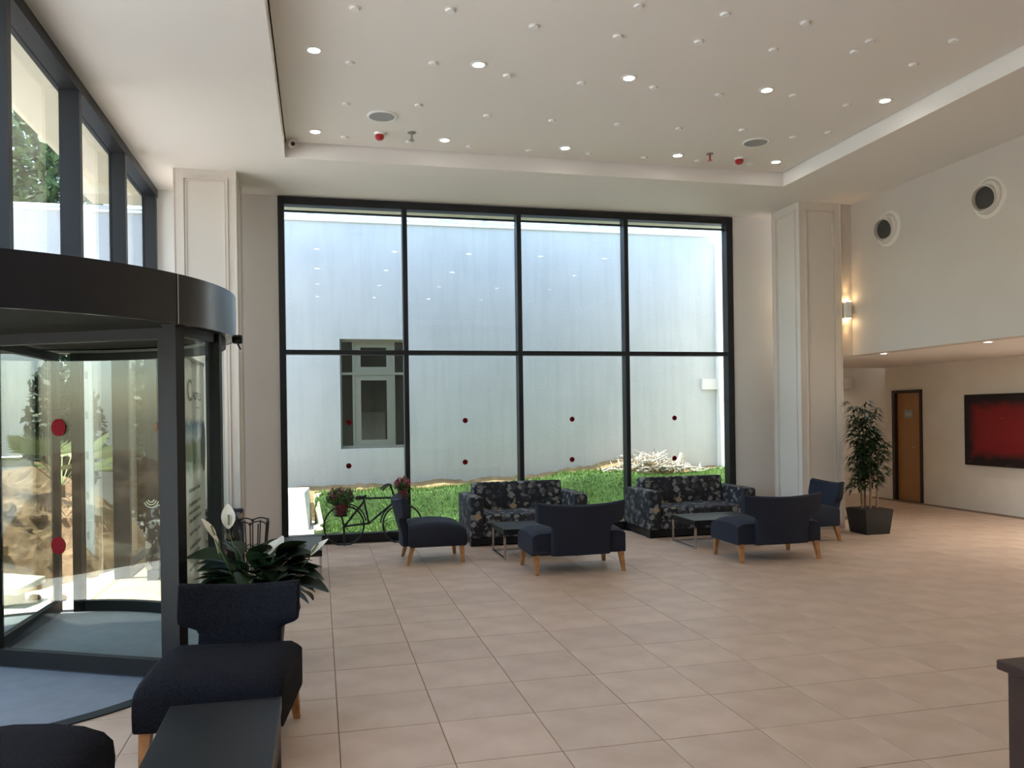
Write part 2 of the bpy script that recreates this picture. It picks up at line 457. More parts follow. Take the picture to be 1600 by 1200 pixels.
# ---- glazed facade on the left
fac = empty('window_2', (GX, 8.6, 0)); tag(fac, 'dark framed glass facade beside the revolving door', 'window', None, 'structure')
def fpart(name, x0, x1, y0, y1, z0, z1, m='dark_frame', par=None):
    o = MB().box(x0, x1, y0, y1, z0, z1).build(name, m, fac)
    o.matrix_parent_inverse = Matrix.Translation(-Vector(fac.location)); return o
HZ = 4.195
mys = [0.9, 2.43, 3.98, 5.53, 7.08, 8.65, 10.19]
DC, DR, DRG, DZT, DZB = Vector((-2.1, 5.82, 0)), 1.55, 1.46, 2.40, 2.11
for i, y in enumerate(mys):
    inside = abs(y - DC.y) < 1.6
    fpart('mullion', GX - .15, GX, y, y + .075, DZT + .01 if inside else 0, HZ)
fpart('head', GX - .17, GX + .005, FY, 10.30, HZ, CEIL - .001)
struct('wall_left', MB().box(GX - .15, GX, FY, .9, -.05, HZ), 'wall_paint', 'off-white wall behind the glass facade end', 'wall')
for i in range(len(mys) - 1):
    y0, y1 = mys[i] + .075, mys[i + 1]
    low = 0.08
    if y1 > DC.y - 1.6 and y0 < DC.y + 1.6:
        fpart('pane', GX - .135, GX - .123, y0, y1, DZT + .05, HZ, 'glass_clear')
        fpart('rail', GX - .15, GX - .05, y0, y1, DZT + .01, DZT + .05)
        if y1 > DC.y + 1.5:
            fpart('pane', GX - .135, GX - .123, 7.33, y1, low, DZT, 'glass_clear')
        if y0 < DC.y - 1.5:
            fpart('pane', GX - .135, GX - .123, y0, 4.31, low, DZT, 'glass_clear')
    else:
        fpart('pane', GX - .135, GX - .123, y0, y1, low, HZ, 'glass_clear')
        fpart('sill', GX - .15, GX - .02, y0, y1, 0, low)

# ================================================================== OUTSIDE
EXY = 13.4
g = MB().box(-30, 30, -30, 45, -0.4, -0.205)
struct('ground', g, 'paving', 'pale paving outside the building', 'ground')
b = MB().box(-14, -1.99, -8, 13.4, -0.204, -0.03)
struct('floor_forecourt', b, 'paving', 'pale paved forecourt outside the revolving door', 'paving')
# garden wall (with an opening for the neighbour's window)
EWX0, EWX1, EWZ0, EWZ1 = 0.34, 1.43, 1.05, 2.84
b = MB()
ET = 4.80
b.box(-12, EWX0, EXY, EXY + .3, -.2, ET); b.box(EWX1, 7.0, EXY, EXY + .3, -.2, ET)
b.box(EWX0, EWX1, EXY, EXY + .3, -.2, EWZ0); b.box(EWX0, EWX1, EXY, EXY + .3, EWZ1, ET)
we = struct('wall_garden', b, 'plaster_ext', 'weathered white rendered garden wall outside the window', 'wall')
m = MB(); rng = random.Random(8)
x = -12.0
while x < 7.0:
    w = rng.uniform(.05, .4); h = rng.uniform(0, .05)
    m.box(x, min(7.0, x + w), EXY + .02, EXY + .28, ET, ET + .01 + h); x += w
m.build('ragged_top', 'plaster_ext', we)
MB().hexa([(-12, EXY - .03, ET - .07), (7, EXY - .03, ET - .07), (7, EXY + .25, ET - .02), (-12, EXY + .25, ET - .02), (-12, EXY - .03, ET - .05), (7, EXY - .03, ET - .05), (7, EXY + .16, ET + .075), (-12, EXY + .16, ET + .075)]).build('added_coping', 'white_render', we)  # sloped coping added to catch the sun as the bright band of sky
b = MB().box(7.0, 7.3, 10.52, EXY + .3, -.2, ET - .2)
struct('wall_garden_side', b, 'white_render', 'sunlit white wall closing the garden on the right', 'wall')
# neighbour's window in that wall
nw = empty('window_4', ((EWX0 + EWX1) / 2, EXY + .12, EWZ0)); tag(nw, 'aluminium framed window in the garden wall', 'window', None, 'structure')
def npart(name, x0, x1, z0, z1, y0, y1, m, parent=None):
    o = MB().box(x0, x1, y0, y1, z0, z1).build(name, m, nw); o.matrix_parent_inverse = Matrix.Translation(-Vector(nw.location)); return o
Y0 = EXY + .10
npart('outer_frame', EWX0, EWX0 + .03, EWZ0, EWZ1, Y0, Y0 + .07, 'aluminium'); npart('outer_frame', EWX1 - .03, EWX1, EWZ0, EWZ1, Y0, Y0 + .07, 'aluminium')
npart('outer_frame', EWX0 + .03, EWX1 - .03, EWZ0, EWZ0 + .05, Y0, Y0 + .07, 'aluminium'); npart('outer_frame', EWX0 + .03, EWX1 - .03, EWZ1 - .04, EWZ1, Y0, Y0 + .07, 'aluminium')
xm0, xm1, zt = EWX0 + .20, EWX1 - .20, 2.26
npart('mullion', xm0, xm0 + .035, EWZ0 + .05, EWZ1 - .04, Y0, Y0 + .07, 'aluminium'); npart('mullion', xm1 - .035, xm1, EWZ0 + .05, EWZ1 - .04, Y0, Y0 + .07, 'aluminium')
npart('transom', EWX0 + .03, EWX1 - .03, zt, zt + .04, Y0 - .002, Y0 + .072, 'aluminium')
for (z0, z1) in ((EWZ0 + .05, zt), (zt + .04, EWZ1 - .04)):
    x0, x1 = xm0 + .035, xm1 - .035
    for q in ((x0, x0 + .1, z0, z1), (x1 - .1, x1, z0, z1), (x0 + .1, x1 - .1, z0, z0 + .09), (x0 + .1, x1 - .1, z1 - .09, z1)):
        npart('sash', *q, Y0 + .01, Y0 + .05, 'aluminium')
    npart('pane', x0 + .1, x1 - .1, z0 + .09, z1 - .09, Y0 + .025, Y0 + .035, 'glass_dark')
    npart('pane', EWX0 + .03, xm0, z0, z1, Y0 + .025, Y0 + .035, 'glass_dark'); npart('pane', xm1, EWX1 - .03, z0, z1, Y0 + .025, Y0 + .035, 'glass_dark')
npart('room_back', EWX0 - .1, EWX1 + .1, EWZ0 - .1, EWZ1 + .1, EXY + .9, EXY + .95, 'curtain_dark')
npart('room_shelf', EWX0 + .3, EWX0 + .75, EWZ0, EWZ0 + .6, EXY + .5, EXY + .8, 'white_plastic')
# eaves
b = MB().box(-2.7, 7.0, 10.50, 10.98, 4.26, 4.6)
b.box(-2.62, -1.99, -6, 10.98, 4.40, 4.6)
struct('trim_1', b, 'eave_paint', 'cream eave of the building above the glass', 'eave')
b = MB().box(-2.93, 12, -6, 10.98, 4.68, 4.9)
struct('roof', b, 'eave_paint', 'flat roof slab over the lobby', 'roof')

# turf: flat strip, bank, top
def turf_h(x, y):
    n = noise.noise(Vector((x * 1.3, y * 1.6, 0.3))) * .05 + noise.noise(Vector((x * 4, y * 4, 2))) * .015
    t = min(1, max(0, (y - 12.15 - .1 * math.sin(x * 1.7)+ .22 * noise.noise(Vector((x * 1.8, 3, 1)))) / .34)); t = t * t * (3 - 2 * t)
    top = .40 + .045 * x * .5 + .10 * math.exp(-((x - 4.4) / .7) ** 2)
    return -0.01 + t * top + n * (0.25 + t * (1.9 - .6 * t))
V, Fc = [], []
NX, NY = 130, 56
tx0, tx1, ty0, ty1 = -0.08, 6.98, 10.52, 12.98
for j in range(NY + 1):
    for i in range(NX + 1):
        x = tx0 + (tx1 - tx0) * i / NX; y = ty0 + (ty1 - ty0) * j / NY
        V.append((x, y, turf_h(x, y)))
for j in range(NY):
    for i in range(NX):
        a = j * (NX + 1) + i; Fc.append((a, a + 1, a + NX + 2, a + NX + 1))
tr = empty('turf_bank', (3.4, 11.6, 0)); tag(tr, 'bright green artificial turf climbing the bank outside the tall window', 'turf')
def keep(o, p):
    o.parent = p; o.matrix_parent_inverse = Matrix.Translation(-Vector(p.location)); return o
keep(obj('turf_sheet', mesh_py('turf_sheet', V, Fc), 'turf', None, True), tr)
rng = random.Random(5); V, Fc = [], []
for k in range(26000):
    x = rng.uniform(tx0, tx1); y = ty0 + (ty1 - ty0) * rng.random() ** .75
    z = turf_h(x, y); a = rng.uniform(0, 6.28); w = .006; h = rng.uniform(.03, .06)
    dx, dy = math.cos(a) * w, math.sin(a) * w; lx, ly = rng.uniform(-.025, .025), rng.uniform(-.03, .01)
    n = len(V); V += [(x - dx, y - dy, z - .005), (x + dx, y + dy, z - .005), (x + lx, y + ly, z + h)]; Fc.append((n, n + 1, n + 2))
tag(keep(obj('turf_pile', mesh_py('turf_pile', V, Fc), 'turf_blade'), tr), kind='stuff')
eg = MB()
pts = [(-0.02 + .03 * math.sin(i * 1.3), 11.35 + .13 * i, max(.02, turf_h(-0.0, 11.35 + .13 * i) + .02 + .02 * math.sin(i * 2.1))) for i in range(12)]
for k in range(11):
    a, e = pts[k], pts[k + 1]
    eg.hexa([(a[0] - .05, a[1], a[2] - .03), (a[0] + .03, a[1], a[2] - .03), (e[0] + .03, e[1], e[2] - .03), (e[0] - .05, e[1], e[2] - .03),
             (a[0] - .05, a[1], a[2] + .01), (a[0] + .03, a[1], a[2] + .012), (e[0] + .03, e[1], e[2] + .012), (e[0] - .05, e[1], e[2] + .01)])
keep(eg.build('backing_edge', 'turf_edge'), tr)
# soil strip between turf and wall, ragged top
V, Fc = [], []
N = 160
for i in range(N + 1):
    x = -1.6 + 8.55 * i / N
    base = .40 + .02 * x
    h = base + .05 * noise.noise(Vector((x * 2.3, 0, 5))) + .03 * noise.noise(Vector((x * 9, 0, 1))) + .24 * math.exp(-((x - 5.3) / .8) ** 2) + .05 * math.exp(-((x - 4.2) / .5) ** 2)
    zf = base - .14
    for (y, z) in ((12.80, -.1), (12.86, min(zf, h - .05)), (13.12, h - .03), (13.34, h + .05), (13.395, h + .06), (13.395, -.1)): V.append((x, y, z))
for i in range(N):
    for k in range(5):
        a = i * 6 + k; Fc.append((a, a + 6, a + 7, a + 1))
tag(obj('soil_strip', mesh_py('soil_strip', V, Fc), 'dirt_strip', None, True), 'ragged strip of brown soil along the garden wall', 'soil')
# dry branches heaped on the right
br = MB(); rng = random.Random(12)
for k in range(240):
    x = 5.55 + rng.gauss(0, .52); 
    if not 4.55 < x < 6.75: continue
    y = rng.uniform(12.80, 13.12); zb = .50 + .26 * math.exp(-((x - 5.5) / .6) ** 2) * rng.random() + .06
    a = rng.uniform(0, 6.28); L = rng.uniform(.12, .34); e = rng.uniform(-.2, .5)
    p = Vector((x, y, zb)); d = Vector((math.cos(a), math.sin(a) * .5, e)).normalized() * L
    mid = p + d * .5 + Vector((rng.uniform(-.04, .04), 0, rng.uniform(-.03, .04)))
    r0 = rng.uniform(.007, .018)
    br.tube([p, mid, p + d], [r0, r0 * .8, r0 * .4], 5)
brh = br.build('dry_branch_heap', 'twig', None, True); tag(brh, 'heap of pale dry branches against the garden wall', 'branches', None, 'stuff')
st = MB().tube([(6.02, 13.0, .45), (6.05, 13.02, .62), (6.14, 13.05, .86)], [.055, .05, .035], 8).build('cut_stump', 'twig', None, True)
tag(st, 'pale cut stem standing in the branch heap', 'stump')
# white concrete block and rubble left of the turf
b = MB().hexa([(-.62, 11.75, -.1), (-.16, 11.75, -.1), (-.12, 12.6, -.1), (-.62, 12.6, -.1), (-.60, 11.9, .50), (-.22, 11.9, .50), (-.16, 12.55, .52), (-.60, 12.55, .52)])
tag(b.build('concrete_block', 'white_render'), 'white concrete block at the left end of the turf', 'block')
b = MB().box(-1.98, -.09, 10.52, 13.38, -0.2, -.02)
struct('floor_yard', b, 'concrete_slab', 'dusty pale concrete strip beside the turf', 'paving')
V, Fc = [], []
for j in range(17):
    for i in range(17):
        x, y = -1.5 + 1.0 * i / 16, 11.8 + 1.5 * j / 16
        rr = max(0, 1 - ((x + 1.0) / .5) ** 2 - ((y - 12.55) / .75) ** 2)
        V.append((x, y, -.03 + .42 * rr ** .7 + (.06 * noise.noise(Vector((x * 7, y * 7, 0))) if rr else 0)))
for j in range(16):
    for i in range(16):
        a = j * 17 + i; Fc.append((a, a + 1, a + 18, a + 17))
tag(obj('rubble_pile', mesh_py('rubble_pile', V, Fc), 'dirt_strip'), 'grey brown rubble pile behind the white concrete block', 'rubble')

# dirt mound outside the revolving door
V, Fc = [], []
NX, NY = 120, 110
def mound(x, y):
    e = 1 - ((x + 4.6) / 2.6) ** 2 - ((y - 10.3) / 2.9) ** 2
    if e <= 0: return -.06
    h = .85 * min(1, e * 1.5) ** .8
    v = Vector((x, y, 0))
    return -.06 + h * (1 + .35 * noise.noise(v * 1.1)) + min(1, e * 4) * (.14 * noise.noise(v * 2.7) + .07 * abs(noise.noise(v * 6)) + .05 * abs(noise.noise(v * 13)))
for j in range(NY + 1):
    for i in range(NX + 1):
        x, y = -7.4 + 5.5 * i / NX, 7.2 + 6.1 * j / NY
        x = min(x, -2.02)
        V.append((x, y, mound(x, y)))
for j in range(NY):
    for i in range(NX):
        a = j * (NX + 1) + i; Fc.append((a, a + 1, a + NX + 2, a + NX + 1))
tag(obj('dirt_mound', mesh_py('dirt_mound', V, Fc), 'dirt'), 'sunlit mound of brown earth outside the revolving door', 'soil')
V, Fc = [], []
for j in range(71):
    for i in range(71):
        x, y = -9.0 + 4.6 * i / 70, 1.5 + 5.6 * j / 70
        e = 1 - ((x + 7.0) / 1.9) ** 2 - ((y - 4.3) / 2.8) ** 2; v = Vector((x, y, 4))
        V.append((x, y, -.06 + (0 if e <= 0 else 1.0 * min(1, e * 1.6) ** .8 * (1 + .3 * noise.noise(v)) + min(1, e * 4) * (.15 * noise.noise(v * 2.6) + .08 * abs(noise.noise(v * 6))))))
for j in range(70):
    for i in range(70):
        a = j * 71 + i; Fc.append((a, a + 1, a + 72, a + 71))
tag(obj('dirt_mound', mesh_py('dirt_mound', V, Fc), 'dirt'), 'separate earth mound farther left outside the revolving door', 'soil')
rng = random.Random(31)
clod = bmesh.new(); bmesh.ops.create_icosphere(clod, subdivisions=2, radius=1)
for v in clod.verts: v.co *= 1 + .3 * noise.noise(v.co * 1.7)
cm = bpy.data.meshes.new('clod'); clod.to_mesh(cm); clod.free(); cm.materials.append(MATS['dirt'])
for k in range(46):
    x, y = rng.uniform(-4.6, -2.25), rng.uniform(7.55, 9.4)
    s = rng.uniform(.035, .10)
    o = bpy.data.objects.new('earth_clod', cm); col.objects.link(o)
    o.location = (x, y, max(-.03, mound(x, y)) + s * .35); o.scale = (s * 1.2, s, s * .75); o.rotation_euler = (0, 0, rng.uniform(0, 6.28))
    tag(o, 'lump of dry brown earth at the foot of the mound', 'clod', 'earth clods outside the door')
def slab(x, y, z, lx, ly, lz, rot, label):
    o = MB().box(-lx / 2, lx / 2, -ly / 2, ly / 2, -lz / 2, lz / 2, .006, 1).build('concrete_slab', 'concrete_slab')
    o.location = (x, y, z); o.rotation_euler = rot; tag(o, label, 'slab')
slab(-2.85, 7.95, .16, .8, .42, .06, (R(4), R(5), R(-12)), 'flat concrete slab lying on the earth outside the door')
slab(-3.25, 8.35, .36, .36, .26, .04, (R(20), R(-35), R(20)), 'tilted white slab leaning on the earth mound')
slab(-2.85, 7.93, .045, .5, .34, .15, (0, 0, R(-12)), 'squat grey concrete block under the flat slab')
# ochre ramp wall, handrail, slotted post, shrubs, palm, trees
b = MB().hexa([(-4.25, 9.2, -.1), (-3.92, 9.2, -.1), (-3.92, 13.38, -.1), (-4.25, 13.38, -.1), (-4.25, 9.2, .35), (-3.92, 9.2, .35), (-3.92, 13.38, .56), (-4.25, 13.38, .56)])
tag(b.build('ramp_wall', 'ochre_wall'), 'low ochre ramp wall cutting through the earth', 'wall')
hr = empty('handrail', (-3.4, 13.1, 0)); tag(hr, 'two bar steel handrail in front of the white wall', 'handrail')
for z in (.86, 1.06): keep(MB().tube([(-4.6, 13.1, z - .02), (-1.6, 13.1, z + .06)], .022, 10).build('rail', 'steel_rail', None, True), hr)
for x in (-4.5, -3.5, -2.6, -1.7): keep(MB().tube([(x, 13.1, -.05), (x, 13.1, 1.08)], .02, 10).build('post', 'steel_rail', None, True), hr)
q = at_y(137, 700, 9.3)
pp = empty('slotted_post', (q.x, 9.3, -.03)); tag(pp, 'pale slotted metal post standing outside the facade', 'post')
MB().box(-.055, .055, -.02, .02, 0, 2.9).build('shaft', 'white_metal', pp)
for k in range(7): MB().box(-.012, .012, -.024, -.019, .35 + .42 * k, .43 + .42 * k).build('slot', 'sign_grey', pp)

def foliage(n, c, rad, size, seed, shell=.5):
    rng = random.Random(seed); V, Fc = [], []
    for k in range(n):
        while True:
            p = Vector((rng.uniform(-1, 1), rng.uniform(-1, 1), rng.uniform(-1, 1)))
            if shell < p.length < 1: break
        p *= 1 + .25 * noise.noise(p * 2.5 + Vector((seed, 0, 0)))
        p = Vector((p.x * rad[0], p.y * rad[1], p.z * rad[2])) + Vector(c)
        a = Vector((rng.gauss(0, 1), rng.gauss(0, 1), rng.gauss(0, 1))).normalized(); bb = a.orthogonal().normalized()
        s = size * rng.uniform(.6, 1.3); w = s * .45
        m0 = len(V); V += [tuple(p - a * s), tuple(p + bb * w), tuple(p + a * s), tuple(p - bb * w)]; Fc.append((m0, m0 + 1, m0 + 2, m0 + 3))
    return mesh_py('foliage', V, Fc)
def tree(loc, h, rad, n, size, seed, label, m='leaf_tree', name='garden_tree', cat='tree', group=None):
    t = empty(name, loc); tag(t, label, cat, group)
    MB().tube([(0, 0, 0), (.1, .05, h * .5), (0, 0, h)], [.16 * rad[0] / 2 + .03, .12 * rad[0] / 2 + .02, .04], 8).build('trunk', 'bark', t, True)
    o = obj('foliage', foliage(n, (0, 0, h), rad, size, seed), m, t); tag(o, kind='stuff')
    return t
tree((-6.3, 18.0, 0), 5.9, (2.2, 1.6, 2.0), 7500, .12, 2, 'tall leafy tree rising behind the garden wall at the far left')
tree((-3.45, 12.35, -.05), 1.35, (.48, .42, 1.2), 3800, .07, 9, 'dark tall shrub growing beside the handrail', 'leaf_dark', 'garden_shrub', 'shrub')
tree((-2.42, 12.5, -.05), 1.3, (.38, .38, 1.15), 3000, .07, 10, 'dark narrow shrub growing close to the facade', 'leaf_dark', 'garden_shrub', 'shrub')
pl = empty('palm', (-3.0, 10.6, .3)); tag(pl, 'small palm with spiky fronds outside the revolving door', 'palm')
MB().tube([(0, 0, -.3), (0, 0, .5)], [.07, .05], 8).build('trunk', 'bark', pl, True)
rng = random.Random(77)
for k in range(13):
    V, Fc = [], []
    a = k / 13 * 6.28 + rng.uniform(-.2, .2); el = rng.uniform(.35, 1.1)
    for s in range(-9, 10):
        th = s * .11
        d = Vector((math.cos(a) * math.cos(el), math.sin(a) * math.cos(el), math.sin(el)))
        side = Vector((-math.sin(a), math.cos(a), 0))
        q0 = Vector((0, 0, .5)) + d * .45
        tip = q0 + (d * math.cos(th) + side * math.sin(th)) * .5 + Vector((0, 0, -.16))
        w = side * .012
        n0 = len(V); V += [tuple(q0 - w), tuple(q0 + w), tuple(q0 * .4 + tip * .6 + w + Vector((0, 0, .03))), tuple(tip)]; Fc.append((n0, n0 + 1, n0 + 2, n0 + 3))
    n0 = len(V); V += [(0, 0, .48), (.02, 0, .5), tuple(q0 + Vector((.01, 0, 0))), tuple(q0)]; Fc.append((n0, n0 + 1, n0 + 2, n0 + 3))
    obj('frond', mesh_py('frond', V, Fc), 'palm_leaf', pl)

# ================================================================== REVOLVING DOOR
rd = empty('revolving_door', DC); tag(rd, 'black framed revolving door with curved glass drum and deep canopy', 'revolving door')
def ring(name, r0, r1, z0, z1, m, a0=0, a1=2 * math.pi, n=96, smooth=True, parent=rd):
    full = abs(a1 - a0 - 2 * math.pi) < 1e-6
    k = MB()
    prof = [(r0, z0), (r1, z0), (r1, z1), (r0, z1), (r0, z0)]
    k.lathe(prof, n, (0, 0, 0), 'Z', a0, a1)
    if not full:
        for a in (a0, a1):
            vs_ = [k.bm.verts.new((r * math.cos(a), r * math.sin(a), z)) for (r, z) in prof[:4]]
            k.bm.faces.new(vs_)
        bmesh.ops.remove_doubles(k.bm, verts=k.bm.verts[:], dist=1e-6)
    return k.build(name, m, parent, smooth)
fa = ring('fascia', DR - .02, DR, DZB, DZT, 'drum_metal')
ring('fascia_seam', DR - .001, DR + .004, DZB, DZT, 'chrome', R(-32.2), R(-31.9), 2, False, fa)
MB().disc((0, 0, DZT - .02), DR - .02, .02, 72).build('canopy_top', 'drum_metal', rd)
ring('canopy_soffit', DRG - .06, DR - .02, DZB + .002, DZB + .02, 'drum_soffit_lit', R(-31), R(95), 48)  # lit arc of the soffit, its brightness put into the colour
ring('canopy_soffit', DRG - .06, DR - .02, DZB + .002, DZB + .02, 'drum_dark', R(95), R(329), 48)  # rest of the same soffit, coloured dark in place of shade
ci = MB().disc((0, 0, DZB + .03), DRG - .06, .02, 72).build('drum_ceiling', 'drum_dark', rd)
for a in (R(-80), R(20), R(150)):
    MB().disc((.85 * math.cos(a), .85 * math.sin(a), DZB + .022), .05, .01, 20).build('spotlight', 'white_plastic', ci)
ring('top_rail', DRG - .04, DRG + .02, DZB - .06, DZB, 'drum_frame', R(-30), R(84))
ring('top_rail', DRG - .04, DRG + .02, DZB - .06, DZB, 'drum_frame', R(150), R(254))
ring('floor_ring', DRG - .03, DRG + .06, .0012, .008, 'drum_frame')
MB().disc((0, 0, .0012), DRG - .03, .0048, 72).build('mat', 'mat_floor', rd)
cg = ring('curved_glass', DRG - .006, DRG + .006, .09, DZB - .06, 'glass_curved', R(-28.5), R(82), 48)
ring('curved_glass', DRG - .006, DRG + .006, .09, DZB - .06, 'glass_curved', R(152), R(252), 48)
ring('bottom_rail', DRG - .03, DRG + .03, .008, .09, 'drum_frame', R(-28.5), R(82), 48)
ring('bottom_rail', DRG - .03, DRG + .03, .008, .09, 'drum_frame', R(152), R(252), 48)
for a, wv in ((-29.5, .075), (-10, .05), (83, .07), (151, .07), (253, .07)):
    p = MB().box(-.045, .045, -wv / 2, wv / 2, .0082, DZB).build('post', 'drum_frame', rd)
    p.location = (DRG * math.cos(R(a)), DRG * math.sin(R(a)), 0); p.rotation_euler = (0, 0, R(a))
MB().tube([(0.02, .02, .008), (.02, .02, DZB)], .045, 16).build('centre_shaft', 'drum_frame', rd, True)
WR = DRG - .06
for wi, a in enumerate((-27.5, 88.5, 210.5)):
    w = MB()
    w.box(.06, WR, -.025, .025, .02, .12); w.box(.06, WR, -.025, .025, 2.04, 2.105)
    w.box(.06, .13, -.025, .025, .12, 2.04); w.box(WR - .07, WR, -.025, .025, .12, 2.04)
    wf = w.build('wing', 'drum_frame', rd); wf.rotation_euler = (0, 0, R(a))
    gp = MB().box(.13, WR - .07, -.005, .005, .12, 2.04).build('wing_glass', 'glass_drum', wf)
    if wi == 0:
        for (px, py) in ((93, 668), (93, 852)):
            d0 = ray(px, py); t = Vector((math.cos(R(a)), math.sin(R(a)), 0)); nrm = Vector((-t.y, t.x, 0))
            s_ = (DC - CAMP).dot(nrm) / d0.dot(nrm); hit = CAMP + d0 * s_
            MB().disc(((hit - DC).dot(t), -.010, hit.z), .054, .004, 28, 'Y').build('warning_dot', 'red_dot', wf)
for (px, py, rr) in ((245, 667, .036),):
    d0 = ray(px, py); o_ = CAMP - DC; A_ = d0.x ** 2 + d0.y ** 2; B_ = o_.x * d0.x + o_.y * d0.y; C_ = o_.x ** 2 + o_.y ** 2 - (DRG - .008) ** 2
    s_ = (-B_ + math.sqrt(B_ * B_ - A_ * C_)) / A_; hit = o_ + d0 * s_
    a = math.atan2(hit.y, hit.x)
    dd = MB().disc((0, 0, 0), rr, .003, 24, 'X').build('warning_dot', 'red_dot', cg); dd.location = (hit.x, hit.y, hit.z + EYE - EYE); dd.rotation_euler = (0, 0, a + math.pi)
    d0 = ray(236, 778); A_ = d0.x ** 2 + d0.y ** 2; B_ = o_.x * d0.x + o_.y * d0.y
    s_ = (-B_ + math.sqrt(B_ * B_ - A_ * C_)) / A_; hit = o_ + d0 * s_; a = math.atan2(hit.y, hit.x)
    sk = MB()
    for k in range(3): sk.lathe([(.030 + .022 * k, 0), (.038 + .022 * k, 0), (.038 + .022 * k, .002), (.030 + .022 * k, .002), (.030 + .022 * k, 0)], 12, (0, 0, 0), 'X', R(-150), R(-20))
    sk = sk.build('decal', 'spathe', cg); sk.location = hit; sk.rotation_euler = (0, 0, a + math.pi)
ms = MB().box(-.035, .035, -.03, .03, -.03, .03, .012, 2).build('motion_sensor', 'sensor_black', rd); ms.location = (DR * math.cos(R(2)) + .01, DR * math.sin(R(2)), DZB - .005)
MB().tube([(0, 0, -.03), (.02, 0, -.07)], .006, 8).build('sensor_arm', 'sensor_black', ms)

# ================================================================== CEILING FITTINGS
def downlight(x, y, z, label, group, watt=DOWNLIGHT_W, r=.058, lamp=True, colr=(1, .93, .82)):
    t = empty('downlight', (x, y, z)); tag(t, label, 'downlight', group)
    MB().lathe([(r * .78, .0), (r * .82, -.008), (r * 1.25, -.004), (r * 1.25, .0)], 28).build('trim_ring', 'white_plastic', t, True)
    MB().disc((0, 0, -.004), r * .78, .003, 24).build('lens', 'lamp_glow', t)
    if lamp:
        l = bpy.data.lights.new('lamp', 'SPOT'); l.energy = watt; l.spot_size = R(150); l.spot_blend = 1.0; l.shadow_soft_size = .05; l.color = colr
        lo = bpy.data.objects.new('lamp', l); col.objects.link(lo); lo.parent = t; lo.location = (0, 0, -.03)
    return t
for iy, y in enumerate((8.41, 6.55, 4.7, 2.85, 1.0)):
    for x in (0.0, 1.32, 2.64, 3.96, 5.19):
        lab = ('round recessed downlight in the tray ceiling row nearest the window', 'lit round downlight in the second tray ceiling row from the window')[min(iy, 1)]
        if iy > 1: lab = 'round recessed downlight in the tray ceiling behind the visible rows'
        downlight(x, y, TRAYZ, lab, 'tray downlights row %s' % ('one', 'two', 'three', 'three', 'three')[iy])
downlight(7.254, 9.245, SOFF + .02, 'small downlight in the low passage ceiling near the column', None, 7, .05, True, (1, .97, .92))
downlight(7.30, 7.585, SOFF + .02, 'small downlight in the low passage ceiling near the frame edge', None, 7, .05, True, (1, .97, .92))
for (x_, y_) in ((7.3, 5.9), (7.3, 4.2), (9.1, 7.4), (9.1, 5.9)):  # unseen lamps added to brighten the passage wall
    downlight(x_, y_, SOFF + .02, 'unseen downlight added in the low passage ceiling to brighten the wall', 'added passage fill lights out of view', 55 if x_ > 8 else 3, .05, True, (1, .97, .92))
downlight(8.9, 14.5, 2.62, 'unseen downlight added to light the far end of the passage', None, 10, .05)  # added lamp hidden by the column, lights the far wall
Z1 = [(412, 32), (810, 40), (1158, 108), (1508, 150), (1595, 22), (392, 260), (738, 262), (1048, 313), (1355, 345), (375, 432), (678, 437), (963, 481), (1235, 501), (1508, 517), (368, 571), (638, 590), (890, 610), (1138, 627), (1387, 640)]
Z2 = [(355, 57), (690, 93), (245, 172), (557, 206), (895, 214), (958, 170), (1308, 167), (1140, 268), (57, 363), (330, 393), (638, 397), (862, 437), (163, 535), (427, 541), (638, 571), (785, 551), (18, 656), (242, 669), (458, 681)]
base = None
for (ox, L) in ((400, Z1), (1000, Z2)):
    for (a, e) in L:
        p = at_z(ox + a * .375, e * .375, TRAYZ)
        if base is None:
            base = empty('star_light', (p.x, p.y, TRAYZ)); tag(base, 'tiny unlit round star light dotted over the tray ceiling', 'ceiling light', 'star lights in the tray ceiling')
            MB().lathe([(.0001, -.016), (.030, -.016), (.036, -.008), (.036, 0)], 18).build('cap', 'white_plastic', base, True)
            MB().lathe([(.036, 0), (.036, -.004), (.044, -.002), (.044, 0)], 18).build('rim', 'ceiling_paint', base, True)
        else:
            t = copy_tree(base); t.location = (p.x, p.y, TRAYZ)
def speaker(x, y, label):
    t = empty('ceiling_speaker', (x, y, TRAYZ)); tag(t, label, 'speaker', 'round ceiling speakers')
    MB().lathe([(.120, -.010), (.128, -.014), (.145, -.008), (.145, 0)], 36).build('bezel', 'white_plastic', t, True)
    MB().disc((0, 0, -.011), .121, .008, 36).build('grille', 'grey_grille', t)
speaker(.629, 7.857, 'round grey ceiling speaker on the left of the tray'); speaker(4.602, 7.842, 'round grey ceiling speaker on the right of the tray')
def detector(x, y, label):
    t = empty('smoke_detector', (x, y, TRAYZ)); tag(t, label, 'detector', 'red smoke detectors')
    MB().lathe([(.0001, -.022), (.052, -.022), (.058, 0)], 28).build('base', 'white_plastic', t, True)
    MB().lathe([(.0001, -.070), (.030, -.068), (.046, -.05), (.046, -.022)], 28).build('head', 'red_plastic', t, True)
detector(.639, 8.34, 'red smoke detector below the left ceiling speaker'); detector(4.70, 8.372, 'red smoke detector below the right ceiling speaker')
def sprinkler(x, y, m, label):
    t = empty('sprinkler', (x, y, TRAYZ)); tag(t, label, 'sprinkler', 'ceiling sprinklers')
    MB().disc((0, 0, -.008), .04, .008, 24).build('escutcheon', 'aluminium', t)
    MB().tube([(0, 0, -.008), (0, 0, -.075)], .010, 10).build('stem', m, t, True)
    MB().disc((0, 0, -.082), .028, .006, 16).build('deflector', m, t)
